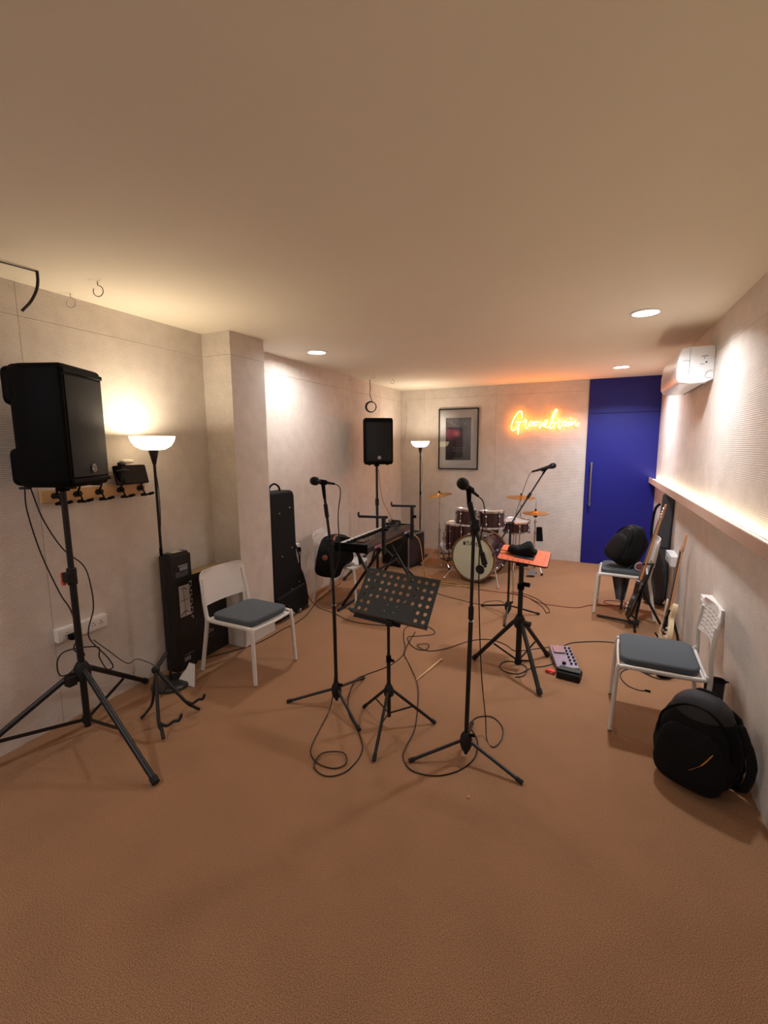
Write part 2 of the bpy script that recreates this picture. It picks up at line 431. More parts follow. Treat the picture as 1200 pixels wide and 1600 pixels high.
def floor_lamp(x, y, label, watts, sub):
    t = thing('floor_lamp', label, 'floor lamp', (x, y, 0), group='uplighter floor lamps')
    MB().lathe([(.135, 0), (.14, .006), (.138, .022), (.12, .032), (.05, .036), (.012, .04)], n=32).build('base', LAMPGREY, t)
    MB().tube([(0, 0, .03), (0, 0, 1.66)], .0095, 10).build('pole', BLK, t)
    MB().lathe([(.012, 1.64), (.016, 1.66), (.030, 1.722), (.034, 1.74), (.0, 1.742)], n=20).build('shade_cup', BLK, t)
    MB().lathe([(.03, 1.737), (.075, 1.742), (.115, 1.765), (.137, 1.80), (.146, 1.832), (.142, 1.832), (.132, 1.80), (.11, 1.772), (.07, 1.75), (.0, 1.745)], n=36).build('lamp_shade', BOWL, t)
    ld = bpy.data.lights.new('bulb', 'AREA'); ld.shape = 'DISK'; ld.size = .20; ld.energy = watts; ld.color = (1, .84, .62) if sub == 0 else (1, .88, .72)
    lo = bpy.data.objects.new('bulb', ld); COL.objects.link(lo); lo.location = (0, 0, 1.81); lo.rotation_euler = (pi, 0, 0); lo.parent = t
    MB().tube([(.01, -.006, 1.62), (.035, -.01, 1.45), (.03, -.01, 1.25), (.012, -.008, 1.1), (.03, -.01, .8), (.012, -.008, .55), (.035, -.02, .3), (.02, -.02, .12), (.06, -.1, .04), (.08, -.16, .008)], .0028, 6, smooth=6).build('power_cord', CAB, t)
    MB().box((.012, -.012, 1.02), (.02, .016, .06)).build('cord_switch', BLKP, t, bevel=.004)
    return t
floor_lamp(.232, 2.26, 'lit black floor lamp with white bowl shade beside the near loudspeaker', TORCH_W, 0)
floor_lamp(.55, 6.82, 'lit black floor lamp with white bowl shade in the far left corner', TORCH2_W, 1)

# ------------------------------------------------------------------ generic stands
def tripod(t, hub, feet, r, r_hub, hz, brace=None, cap=.6, leg_m=None, spread=.02):
    """legs as single parts from the hub to the feet, world coordinates"""
    hub = V(hub)
    for f in feet:
        f = V(f); d = (f - hub); dh = V((d.x, d.y, 0)).normalized()
        a = hub + dh * r_hub; b = f + V((0, 0, r * 1.1))
        lg = MB().tube([a, b], r, 12).build('leg', leg_m or BLK, t, world=True)
        dd = (b - a).normalized()
        MB().tube([b - dd * .05 * cap, b + dd * .006], r * 1.28, 12).build('foot', RUB, lg, world=True)
        if brace:
            bz, frac = brace
            MB().bar(V((hub.x, hub.y, bz)) + dh * .012, a.lerp(b, frac), r * 1.1, .004).build('brace', leg_m or BLK, t, world=True)

def microphone(pos, dirv, label, r=.028, sc=1.):
    """pos = centre of the clip hold, dirv points to the head"""
    M = frame(pos, dirv, (0, 0, 1)) @ Matrix.Scale(sc, 4)
    t = thing('microphone', label, 'microphone', M=M)
    MB().lathe([(.009, -.085), (.0115, -.083), (.0125, -.04), (.017, .03), (.0195, .05), (.021, .055)], n=18).build('body', BLKM, t)
    MB().lathe([(.020, .053), (r * .93, .064), (r, .078), (r, .084)], n=20).build('collar', BLK, t)
    MB().ball((0, 0, .092), r * .98, 12, (1, 1, .95)).build('grille', GRL, t)
    MB().cyl((0, 0, -.083), (0, 0, -.125), .0095, 14).build('plug', SIL if False else BLKP, t)
    return t

# mic stands ---------------------------------------------------------
def mic_stand_base(t, c, feet, hz=.11):
    x, y = c
    MB().lathe([(.012, .035), (.02, .04), (.032, .07), (.036, .10), (.03, .13), (.018, .15)], (x, y, 0), n=18).build('hub', BLKM, t, world=True)
    tripod(t, (x, y, hz - .005), feet, .0095, .02, hz)
    MB().cyl((x, y, .02), (x, y, .05), .011, 10).build('pole_end', BLK, t, world=True)
    k = MB(); k.cyl((x + .02, y - .005, .14), (x + .05, y - .012, .15), .009, 10); k.build('knob', BLKP, t, world=True)

# left front microphone stand
t = thing('microphone_stand', 'black straight tripod microphone stand left of the music stand', 'microphone stand', (1.487, 2.545, 0), group='microphone stands')
mic_stand_base(t, (1.487, 2.545), [(1.177, 2.41, 0), (1.774, 2.326, 0), (1.509, 2.911, 0)])
MB().tube([(1.487, 2.545, .12), (1.486, 2.54, .70)], .0125, 12).build('lower_pole', BLK, t, world=True)
MB().torus((1.486, 2.54, .705), .013, .003).build('collar', SIL, t, world=True)
MB().tube([(1.486, 2.54, .70), (1.482, 2.53, 1.10)], .0095, 12).build('upper_pole', BLK, t, world=True)
k = MB(); k.cyl((1.482, 2.53, 1.07), (1.475, 2.525, 1.16), .018, 12); k.cyl((1.48, 2.52, 1.12), (1.515, 2.50, 1.13), .014, 12); k.box((1.475, 2.527, 1.13), (.04, .03, .05)); k.build('swivel_clutch', BLKM, t, world=True, bevel=.004)
MB().tube([(1.478, 2.527, 1.12), (1.452, 2.512, 1.43)], .009, 10).build('boom', BLK, t, world=True)
MB().cyl((1.463, 2.518, 1.30), (1.455, 2.514, 1.385), .0135, 12).build('boom_grip', BLKM, t, world=True)
k = MB(); k.cyl((1.452, 2.512, 1.42), (1.438, 2.517, 1.525), .010, 10, r2=.014); k.tube([(1.427, 2.50, 1.531), (1.449, 2.538, 1.523)], .017, 12); k.build('mic_clip', BLKP, t, world=True)
microphone((1.437, 2.518, 1.527), (-.32, -.93, .17), 'black microphone on the stand left of the music stand, head pointing left', r=.036, sc=.78)

# right front microphone stand
t = thing('microphone_stand', 'black tripod microphone stand with folded boom, nearest the camera', 'microphone stand', (2.44, 2.36, 0), group='microphone stands')
mic_stand_base(t, (2.44, 2.36), [(2.165, 2.186, 0), (2.76, 2.266, 0), (2.40, 2.67, 0)])
MB().tube([(2.44, 2.36, .12), (2.441, 2.41, .79)], .0125, 12).build('lower_pole', BLK, t, world=True)
MB().torus((2.441, 2.41, .79), .0135, .003).build('collar', SIL, t, world=True)
k = MB(); k.cyl((2.441, 2.41, .80), (2.441, 2.412, .87), .015, 12); k.build('height_clutch', BLKM, t, world=True)
MB().tube([(2.441, 2.41, .78), (2.442, 2.43, 1.31)], .0095, 12).build('upper_pole', BLK, t, world=True)
k = MB(); k.cyl((2.442, 2.43, 1.27), (2.442, 2.43, 1.35), .017, 12); k.cyl((2.43, 2.40, 1.315), (2.475, 2.42, 1.315), .021, 14); k.box((2.452, 2.428, 1.33), (.04, .035, .055)); k.build('swivel_clutch', BLKM, t, world=True, bevel=.005)
MB().tube([(2.512, 2.421, 1.10), (2.45, 2.428, 1.32), (2.41, 2.428, 1.47)], .0085, 10).build('boom', BLK, t, world=True)
MB().cyl((2.508, 2.421, 1.115), (2.491, 2.423, 1.18), .0165, 12, r2=.013).build('counterweight', RUB, t, world=True)
MB().cyl((2.442, 2.428, 1.35), (2.416, 2.428, 1.45), .0155, 12).build('boom_grip', BLKM, t, world=True)
k = MB(); k.cyl((2.414, 2.428, 1.44), (2.411, 2.430, 1.518), .011, 10, r2=.015); k.tube([(2.404, 2.415, 1.531), (2.422, 2.45, 1.512)], .018, 12); k.build('mic_clip', BLKP, t, world=True)
microphone((2.412, 2.432, 1.522), (-.30, -.84, .46), 'black microphone on the nearest stand, round head tilted up to the left', r=.040, sc=.80)

# boom stand in front of the drums
t = thing('microphone_stand', 'black boom microphone stand raised in front of the drums, behind the orange tray', 'microphone stand', (2.29, 4.70, 0), group='microphone stands')
mic_stand_base(t, (2.29, 4.70), [(1.985, 4.86, 0), (2.585, 4.84, 0), (2.31, 4.38, 0)])
MB().tube([(2.29, 4.70, .12), (2.295, 4.65, .98)], .0115, 12).build('lower_pole', BLK, t, world=True)
k = MB(); k.cyl((2.295, 4.64, .93), (2.295, 4.62, .99), .018, 12); k.cyl((2.27, 4.63, .98), (2.33, 4.64, .98), .02, 12); k.build('swivel_clutch', BLKM, t, world=True)
b0, b1 = V((2.303, 4.63, .978)), V((2.588, 4.77, 1.50)); bd = (b1 - b0).normalized()
MB().tube([b0 - bd * .30, b1], .0075, 10).build('boom', BLK, t, world=True)
MB().cyl(b0 - bd * .31, b0 - bd * .24, .014, 10).build('counterweight', RUB, t, world=True)
MB().cyl(b0 + bd * .30, b0 + bd * .36, .015, 10).build('boom_grip', BLKM, t, world=True)
k = MB(); k.cyl(b1 - bd * .03, b1 + bd * .03, .010, 10); k.tube([b1 + V((-.03, -.015, .012)), b1 + V((.02, .01, .032))], .017, 12); k.build('mic_clip', BLKP, t, world=True)
microphone((2.585, 4.768, 1.53), (.88, .38, .27), 'black microphone on the raised boom, pointing right towards the blue door')

# ------------------------------------------------------------------ music stand
t = thing('music_stand', 'black music stand with a perforated desk, in the middle of the carpet', 'music stand', (1.92, 2.457, 0))
MB().lathe([(.016, .20), (.03, .205), (.033, .24), (.02, .27), (.014, .28)], (1.92, 2.457, 0), n=16).build('hub', BLKM, t, world=True)
tripod(t, (1.92, 2.457, .24), [(1.69, 2.565, 0), (1.98, 2.11, 0), (2.18, 2.585, 0)], .0095, .02, .24, brace=(.085, .5))
MB().tube([(1.92, 2.457, .06), (1.92, 2.457, .45)], .0125, 12).build('lower_pole', BLK, t, world=True)
MB().tube([(1.92, 2.457, .44), (1.92, 2.457, .66)], .0095, 12).build('upper_pole', BLK, t, world=True)
k = MB(); k.cyl((1.92, 2.457, .425), (1.92, 2.457, .465), .016, 12); k.cyl((1.93, 2.455, .445), (1.96, 2.44, .445), .009, 10); k.build('height_knob', BLKP, t, world=True)
MB().box((1.92, 2.475, .672), (.045, .03, .04)).build('tilt_bracket', BLKM, t, world=True, bevel=.005)
upv = V((.035, .19, .245)).normalized(); rv = V((1, -.06, 0)).normalized(); nv = rv.cross(upv)  # front normal is towards -y/up
if nv.y > 0: nv = -nv
cen = V((1.905, 2.60, .79))
Md = Matrix((rv, -nv, upv)).transposed().to_4x4(); Md.translation = cen
desk = MB(); Cw, Chh = .0505, .0500; th = .003
NX, NZ = 10, 6
holes = {(i, j) for i in range(10) for j in (2, 3, 4, 5)} | {(i, j) for i in (0, 1, 8, 9) for j in (0, 1)}
K = 12
for i in range(NX):
    for j in range(NZ):
        x0, z0 = (i - NX / 2) * Cw, (j - NZ / 2) * Chh + .012; cx, cz = x0 + Cw / 2, z0 + Chh / 2
        if (i, j) in holes:
            vs = []
            for s_ in (0, 1):
                for k in range(K):
                    a = 2 * pi * (k + .5) / K; ca, sa = cos(a), sin(a); m_ = max(abs(ca), abs(sa)); 
                    vs.append((cx + Cw / 2 * ca / m_, s_ * th, cz + Chh / 2 * sa / m_)); vs.append((cx + .0125 * ca, s_ * th, cz + .0125 * sa))
            fs = []
            for k in range(K):
                k2 = (k + 1) % K
                fs += [(2 * k, 2 * k2, 2 * k2 + 1, 2 * k + 1), (2 * K + 2 * k, 2 * K + 2 * k + 1, 2 * K + 2 * k2 + 1, 2 * K + 2 * k2), (2 * k + 1, 2 * k2 + 1, 2 * K + 2 * k2 + 1, 2 * K + 2 * k + 1)]
                # fill square corners
                a1, a2 = 2 * pi * (k + .5) / K, 2 * pi * (k + 1.5) / K
            desk.add(vs, fs)
            for sx in (-1, 1):
                for sz in (-1, 1):
                    p = [(sx * Cw / 2, sz * Chh / 2), (sx * Cw / 2, sz * Chh / 2 * math.tan(radians(45 - 0)) * .577 / .577 * (sin(radians(45)) / cos(radians(45))))]
        else:
            desk.box((cx, th / 2, cz), (Cw, th, Chh))
hw = NX * Cw / 2
for sx in (-1, 1): desk.box((sx * (hw + .005), th / 2, .012), (.012, th * 1.6, NZ * Chh + .004))
desk.box((0, th / 2, NZ * Chh / 2 + .016), (2 * hw + .02, th * 1.6, .012))
dk = desk.build('desk', mat('desk_grey_black', '2f3434', .5, noise=.15, scale=70), t, world=False, smooth=False)
dk.matrix_local = Matrix.Translation(-V((1.92, 2.457, 0))) @ Md
lp = MB().box((0, .002, -.143), (2 * hw + .022, .004, .022)); lp.box((0, -.028, -.153), (2 * hw + .03, .06, .003)); lp.box((0, -.057, -.146), (2 * hw + .03, .003, .016))
lp.build('ledge', MATS['desk_grey_black'], dk, smooth=False)
arm = MB().box((-.09, .028, -.16), (.34, .006, .022)); arm.build('folding_extension', BLKM, dk)
rvt = MB()
for x, z in ((-.035, -.055), (.03, -.055), (-.045, -.095), (.02, -.095)): rvt.cyl((x, -.003, z), (x, .001, z), .0035, 10)
rvt.build('rivets', SIL, dk)

# ------------------------------------------------------------------ loudspeakers
def speaker(label, loc, rz, hs=1.):
    """front is +x in local space; base of cabinet at z=0"""
    t = thing('loudspeaker', label, 'loudspeaker', loc, rz, group='loudspeakers on stands')
    w, h, d = .19, .60, .36
    # plan outline (x forward): flat front, flanks tapering to a narrower rounded back
    plan = [(.17, -.155), (.165, -.185), (.15, -.192), (-.06, -.172), (-.13, -.14), (-.16, -.10), (-.165, 0)]
    plan = plan + [(x, -y) for x, y in plan[-2::-1]]
    vs = []; prof = [(0, .90), (.012, .96), (.035, 1.0), (.565, 1.0), (.59, .97), (.60, .91)]
    n = len(plan)
    for z, sc in prof:
        for x, y in plan: vs.append((x * sc if x < 0 else x * (1 - (1 - sc) * .6), y * sc, z))
    fs = [tuple(range(n - 1, -1, -1)), tuple((len(prof) - 1) * n + k for k in range(n))]
    for i in range(len(prof) - 1):
        for k in range(n): fs.append((i * n + k, i * n + (k + 1) % n, (i + 1) * n + (k + 1) % n, (i + 1) * n + k))
    MB().add(vs, fs).build('cabinet', BLKP, t, bevel=.006, seg=2, angle=45)
    # rear grip recesses bulges
    for z0 in (.10, .50):
        MB().box((-.105, 0, z0), (.165, .27, .19)).build('rear_rib', BLKP, t, bevel=.035, seg=4)
    g = MB(); us = [-.165 + .33 * k / 12 for k in range(13)]
    grid_panel(g, us, [.05, .2, .4, .545], lambda i, j: True, lambda u, v, s_: (.172 + .012 * (1 - (u / .165) ** 2) * (1 - s_) - .006 * s_, u, v))
    g.build('grille', GRL, t, angle=60)
    for z0 in (.03, .568): MB().box((.172, 0, z0), (.012, .36, .022)).build('front_lip', BLKP, t, bevel=.004)
    lg = MB().cyl((.182, .0, .09), (.188, .0, .09), .023, 22).build('logo_badge', mat('badge_grey', '6a6a6c', .4, metal=.7), t)
    q = MB().torus((.1885, 0, .09), .0205, .0016, (1, 0, 0), 22, 6)
    for k in range(3):
        a = radians(90 + 120 * k); q.bar((.1888, 0, .09), (.1888, .017 * cos(a), .09 + .017 * sin(a)), .0035, .002, side=(1, 0, 0))
        for s_ in (-.3, .3):
            q.bar((.1888, .008 * cos(a + s_ * 2), .09 + .008 * sin(a + s_ * 2)), (.1888, .018 * cos(a + s_), .09 + .018 * sin(a + s_)), .002, .002, side=(1, 0, 0))
    q.build('tuning_fork_emblem', PRINTW, lg)
    MB().cyl((0, 0, -.03), (0, 0, .01), .035, 18).build('pole_socket', BLKP, t)
    for sx in (-.12, .12):
        for sy in (-.12, .12):
            MB().box((sx, sy, -.004), (.05, .03, .012)).build('foot', RUB, t, bevel=.003)
    t.scale = (1, 1, hs)
    return t

t = thing('speaker_stand', 'black tripod speaker stand with orange clip under the near loudspeaker', 'speaker stand', (.26, 1.62, 0), group='speaker stands')
MB().tube([(.26, 1.62, .06), (.26, 1.62, 1.02)], .019, 14).build('lower_pole', BLK, t, world=True)
MB().tube([(.26, 1.62, 1.0), (.26, 1.62, 1.53)], .0165, 14).build('upper_pole', BLK, t, world=True)
k = MB(); k.cyl((.26, 1.62, .96), (.26, 1.62, 1.06), .026, 14); k.box((.262, 1.60, 1.01), (.05, .05, .06)); k.build('height_clamp', BLKM, t, world=True, bevel=.005)
k = MB(); k.box((.235, 1.585, 1.0), (.025, .018, .075)); k.build('safety_clip', ORGP, t, world=True, bevel=.004)
k = MB(); k.lathe([(.02, .36), (.045, .37), (.05, .43), (.03, .47), (.022, .48)], (.26, 1.62, 0), n=16); k.box((.26, 1.55, .39), (.05, .05, .06)); k.build('hub', BLKM, t, world=True, bevel=.004)
F3 = [(1.01, 1.485, 0), (.035, 2.20, 0), (.035, .93, 0)]
tripod(t, (.26, 1.62, .43), F3, .0165, .035, .43)
for f in F3:
    f = V(f); hubp = V((.26, 1.62, .43)); MB().bar(V((.26, 1.62, .105)), hubp.lerp(f, .55 if f.x > .5 else .6), .02, .006, side=(0, 0, 1)).build('brace', BLK, t, world=True)
MB().cyl((.26, 1.62, .09), (.26, 1.62, .125), .027, 12).build('brace_collar', BLKM, t, world=True)
speaker('large black loudspeaker nearest the camera, seen from its side at the left wall', (.26, 1.62, 1.545), radians(27), 1.08)

t = thing('speaker_stand', 'black tripod speaker stand behind the keyboard by the left wall', 'speaker stand', (.37, 5.6, 0), group='speaker stands')
MB().tube([(.37, 5.6, .06), (.37, 5.6, 1.0)], .019, 12).build('lower_pole', BLK, t, world=True)
MB().tube([(.37, 5.6, 1.0), (.37, 5.6, 1.50)], .0165, 12).build('upper_pole', BLK, t, world=True)
MB().cyl((.37, 5.6, .96), (.37, 5.6, 1.05), .026, 12).build('height_clamp', BLKM, t, world=True)
tripod(t, (.37, 5.6, .43), [(.95, 5.55, 0), (.08, 5.98, 0), (.10, 5.12, 0)], .0165, .03, .43)
speaker('smaller-looking black loudspeaker above the far end of the keyboard', (.37, 5.6, 1.52), radians(-54))

# ------------------------------------------------------------------ chairs
def chair(kind, label, x, y, rz):
    """local +x is the front; solid or perforated back"""
    t = thing('chair', label, 'chair', (x, y, 0), rz)
    hw = .225
    st = MB()
    us = [-hw + .02 + (2 * hw - .04) * k / 10 for k in range(11)]; vs = [-.20 + .43 * k / 8 for k in range(9)]
    def sf(u, v, s_):
        z = .432 - .010 * (1 - (u / hw) ** 2) - (.012 if v > .2 else 0); return (v, u, z - .008 * s_)
    grid_panel(st, us, vs, lambda i, j: True, sf); st.build('seat', WHT, t, angle=60)
    LR = 1.35 if kind == 'solid' else 1.15; RS = 0 if kind == 'solid' else .034
    for s_ in (-1, 1):
        # seat rail, thickening into the leg corner
        MB().tube([(.235, s_ * hw, .405), (.20, s_ * hw, .427), (-.17, s_ * hw, .427), (-.215, s_ * hw, .45)], [.0135 * LR, .0125 * LR, .012 * LR, .012 * LR], 10, smooth=4).build('seat_rail', WHTM, t)
        lg = MB().tube([(.20, s_ * hw, .427), (.228, s_ * hw, .42), (.243, s_ * hw, .39), (.262, s_ * (hw + .01), 0.006)], [.013 * LR, .0125 * LR, .0115 * LR, .0105 * LR], 10, smooth=5).build('leg', WHTM, t)
        MB().cyl((.2622, s_ * (hw + .01), 0), (.262, s_ * (hw + .01), .012), .0105, 10).build('foot', RUB, lg)
        lg = MB().tube([(-.29 + RS, s_ * (hw + .012), .006), (-.25 + RS, s_ * hw, .25), (-.222, s_ * hw, .40), (-.222, s_ * hw, .46), (-.238 + RS * .6, s_ * hw, .56), (-.262 + RS, s_ * (hw - .012), .70), (-.268 + RS, s_ * (hw - .015), .74)], .0115 * LR, 10, smooth=5).build('leg', WHTM, t)
        MB().cyl((-.2902 + RS, s_ * (hw + .012), 0), (-.29 + RS, s_ * (hw + .012), .012), .0105, 10).build('foot', RUB, lg)
    MB().tube([(.232, -hw, .415), (.236, 0, .408), (.232, hw, .415)], .011, 8, smooth=6).build('front_rail', WHTM, t)
    MB().tube([(-.21, -hw, .43), (-.208, 0, .425), (-.21, hw, .43)], .009, 8, smooth=4).build('back_rail', WHTM, t)
    z0, z1 = (.53, .805) if kind == 'solid' else (.575, .80)
    wbk = hw + .008; R = .055
    def bf(u, v, s_):
        hgt = z1 - v; mw = wbk
        if hgt < R: mw = wbk - R + sqrt(max(0, R * R - (R - hgt) ** 2))
        uu = u * mw; vv = v
        if kind != 'solid': vv = v - .018 * (0 if v > z0 + .03 else (1 - abs(u)) * -1.6) 
        xx = -.232 - (v - .5) * .125 - .03 * (1 - u * u) - (.010 if s_ else 0) + .004 + RS * .9
        return (xx, uu, vv)
    bk = MB()
    if kind == 'solid':
        us = [-1 + 2 * k / 16 for k in range(17)]; vs = [z0 + (z1 - z0 - R) * k / 4 for k in range(5)] + [z1 - R + R * sin(radians(a)) for a in (25, 45, 62, 76, 85, 90)]
        grid_panel(bk, us, vs, lambda i, j: True, bf)
        bk.build('backrest', WHT, t, angle=50, bevel=.003)
    else:
        # rows of slits
        us = [-1, -.86]; nsl = 6
        for k in range(nsl): a = -.84 + k * 1.68 / nsl; us += [a + .02, a + 1.68 / nsl - .02]
        us += [.86, 1]
        us = sorted(set(round(u, 4) for u in us))
        vs = [z0, z0 + .022]; nr = 6; pit_ = (z1 - z0 - .065) / nr
        for k in range(nr): a = z0 + .03 + k * pit_; vs += [a + .004, a + pit_ * .62]
        vs += [z1 - .03] + [z1 - .055 + .055 * sin(radians(a)) for a in (50, 68, 82, 90)]
        vs = sorted(set(round(v, 4) for v in vs))
        def solid(i, j):
            mu = (us[i] + us[i + 1]) / 2; mv = (vs[j] + vs[j + 1]) / 2
            ink = any(z0 + .03 + k * pit_ + .004 < mv < z0 + .03 + k * pit_ + pit_ * .62 for k in range(nr))
            inu = any(-.84 + k * 1.68 / nsl + .02 < mu < -.84 + (k + 1) * 1.68 / nsl - .02 for k in range(nsl))
            return not (ink and inu)
        grid_panel(bk, us, vs, solid, bf); bk.build('backrest', WHT, t, angle=50)
    return t
def cushion(label, x, y, rz, z=.433):
    o = thing('seat_cushion', label, 'cushion', (x, y, z), rz, group='grey seat cushions')
    out = rrect(.41, .43, .06, 5)
    m = MB(); n = len(out); vs = []; L_ = [(.0, .965), (.006, .99), (.012, 1), (.036, 1), (.043, .985), (.046, .95)]
    for h_, sc in L_: vs += [(a * sc, b * sc, h_) for a, b in out]
    fs = [tuple(range(n - 1, -1, -1)), tuple((len(L_) - 1) * n + k for k in range(n))]
    for i in range(len(L_) - 1):
        for k in range(n): fs.append((i * n + k, i * n + (k + 1) % n, (i + 1) * n + (k + 1) % n, (i + 1) * n + k))
    m.add(vs, fs).build('cover', GREYF, o, angle=60)
    s = MB(); s.tube([(a * 1.003, b * 1.003, .036) for a, b in out], .0022, 6, closed=True); s.build('piping', GREYF, o)
    return o
chair('solid', 'white chair with solid backrest in front of the left column', .575, 2.745, radians(-3))
cushion('grey seat cushion on the white chair in front of the left column', .59, 2.745, radians(-3))
chair('slit', 'white chair with slotted backrest, nearest the camera at the right wall', 3.465, 3.185, radians(178))
cushion('grey seat cushion on the slotted white chair nearest the camera, right', 3.44, 3.185, radians(178))
chair('solid', 'white chair holding the backpack near the blue door', 3.385, 5.35, radians(176))
cushion('grey seat cushion under the backpack near the blue door', 3.37, 5.35, radians(176))
chair('slit', 'white chair with slotted backrest behind the keyboard, black bag on its seat', .42, 4.50, radians(8))

# ------------------------------------------------------------------ boxes by the column
t = thing('carton', 'tall narrow black carton leaning upright between floor lamp and white chair', 'box', (.012, 2.505, 0))
MB().box((.065, 0, .465), (.125, .19, .93)).build('body', CARD, t, bevel=.003)
MB().prism([(-.055, .93), (.055, .93), (.04, .948), (-.04, .948)], -.085, .085).build('carton_lid', CARD, t, Matrix.Translation((.065, 0, 0)))
MB().box((.065, 0.01, .949), (.06, .09, .0015)).build('lid_label', PRINTW, t, smooth=False)
FX = .1285
pw = MB().box((FX, .01, .56), (.0015, .10, .25)).build('product_picture', PRINTW, t, smooth=False)
q = MB(); 
q.tube([(FX + .001, -.02, .66), (FX + .001, .01, .665), (FX + .001, .03, .645)], .003, 5, smooth=3); q.tube([(FX + .001, .0, .655), (FX + .001, .008, .56)], .0018, 5)
q.tube([(FX + .001, .008, .56), (FX + .001, .012, .47)], .0018, 5); q.tube([(FX + .001, -.03, .565), (FX + .001, .045, .567)], .002, 5)
q.tube([(FX + .001, .012, .48), (FX + .001, -.035, .45)], .003, 5); q.tube([(FX + .001, .012, .48), (FX + .001, .045, .46)], .003, 5); q.tube([(FX + .001, .012, .48), (FX + .001, .005, .44)], .003, 5)
q.build('picture_drawing', BLKM, pw)
q = MB(); q.box((FX, .015, .845), (.0015, .09, .012)); q.box((FX, .02, .82), (.0015, .075, .028)); q.box((FX, .005, .795), (.0015, .05, .006)); q.build('top_label', PRINT, t, smooth=False)
q = MB()
for k in range(9): q.box((FX, .075, .70 - k * .036), (.0015, .022 if k % 3 else .028, .006)); q.box((FX, .068 if k % 2 else .082, .69 - k * .036), (.0015, .005, .022))
q.build('vertical_lettering', PRINTW, t, smooth=False)
q = MB(); q.box((FX, .02, .12), (.0015, .09, .004)); q.box((FX, -.0, .085), (.0015, .06, .035)); q.box((FX, -.0, .10), (.0015, .06, .006)); q.build('bottom_label', PRINT, t, smooth=False)
q = MB(); q.box((FX, .0, .78), (.0015, .12, .045)); q.build('faded_text_block', PRINTD, t, smooth=False)

t = thing('carton', 'wide black carton standing behind the white chair against the column', 'box', (.008, 2.80, 0))
MB().box((.055, 0, .37), (.10, .375, .74)).build('body', CARD, t, bevel=.003)
MB().box((.055, 0, .7415), (.099, .374, .003)).build('brown_top', BROWNC, t, smooth=False)
q = MB(); q.torus((.1062, -.03, .21), .015, .0035, (1, 0, 0), 16, 6); q.box((.1062, -.012, .207), (.0015, .006, .03)); q.box((.1062, .008, .205), (.0015, .014, .02)); q.build('logo_print', PRINT, t)
MB().box((.1062, .0, .16), (.0015, .11, .005)).build('caption_line', PRINTD, t, smooth=False)

# tissue under the chair leg
m = MB(); us = [k / 8 for k in range(9)]
def tf(u, v, s_):
    x = .335 + (u - .5) * (.06 + .10 * (1 - v)); y = 2.36 + (u - .5) * .02 * (1 - v) - (1 - v) * .07
    return (x + .01, y, .003 + v * .14 + .012 * sin(u * 19 + v * 6) * (1 - v * .5) * (.3 + v) - .002 * s_ + .004)
grid_panel(m, us, us, lambda i, j: True, tf)
tag(m.build('plastic_bag', PAPER), 'crumpled white plastic bag at the foot of the chair by the left column', 'plastic bag')

# ------------------------------------------------------------------ wall rack
t = thing('hanger_rack', 'pine board with five black instrument hooks on the left wall', 'wall rack', (0, 1.985, 1.465))
MB().box((.011, 0, 0), (.02, .70, .072)).build('board', WOOD, t, bevel=.002)
for i, yy in enumerate([1.718, 1.849, 1.991, 2.143, 2.297]):
    y = yy - 1.985
    hk = MB().prism([(a * .6 if abs(a) > .02 else a, b) for a, b in [(-.055, 0), (-.035, .018), (.035, .018), (.055, 0), (.035, -.018), (-.035, -.018)]], .0, .008, frame((.022, y, .0), (0, 0, 1), (1, 0, 0)) @ Matrix.Scale(1, 4)).build('hook', BLKM, t)
    s = MB(); s.tube([(.024, y, .0), (.05, y, -.012), (.07, y, -.045), (.085, y, -.05)], .005, 8, smooth=4); s.cyl((.07, y - .03, -.045), (.11, y - .034, -.035), .010, 10); s.cyl((.07, y + .03, -.045), (.11, y + .034, -.035), .010, 10); s.tube([(.07, y - .03, -.045), (.062, y, -.05), (.07, y + .03, -.045)], .006, 8, smooth=4)
    s.tube([(.024, y, .01), (.05, y, .05), (.05, y, .075)], .006, 8, smooth=4)
    s.build('yoke', BLKP, hk)
Mt = frame((.075, 2.205, 1.50), (-.25, 0, 1), (1, 0, .25))
t = thing('tablet', 'thin black tablet resting on the pine hook board', 'tablet', M=Mt)
MB().prism(rrect(.25, .135, .012, 4, 0, .07), -.005, .005).build('case', BLKP, t, bevel=.002)
MB().prism(rrect(.235, .12, .006, 3, 0, .07), -.0058, -.005).build('screen', GLASS_D, t)
m = MB(); m.cyl((.085, 2.115, 1.535), (.085, 2.115, 1.63), .008, 10); m.tube([(.085, 2.08, 1.60), (.09, 2.12, 1.603), (.085, 2.17, 1.60)], .007, 8, smooth=4); m.ball((.085, 2.118, 1.645), .022, 8, (1, 1.2, .8))
m.build('g', None, None) if False else None
tag(m.build('clamp', BLKM), 'black instrument clamp hanging on the pine board above the tablet', 'clamp')
m = MB(); m.ball((.04, 2.20, 1.662), .03, 10, (.6, 1.6, .5), e=.8)
m.build('x', None) if False else None
tag(m.build('plastic_wrap', PAPER), 'small white plastic wrapping tucked behind the tablet on the rack', 'wrapping')

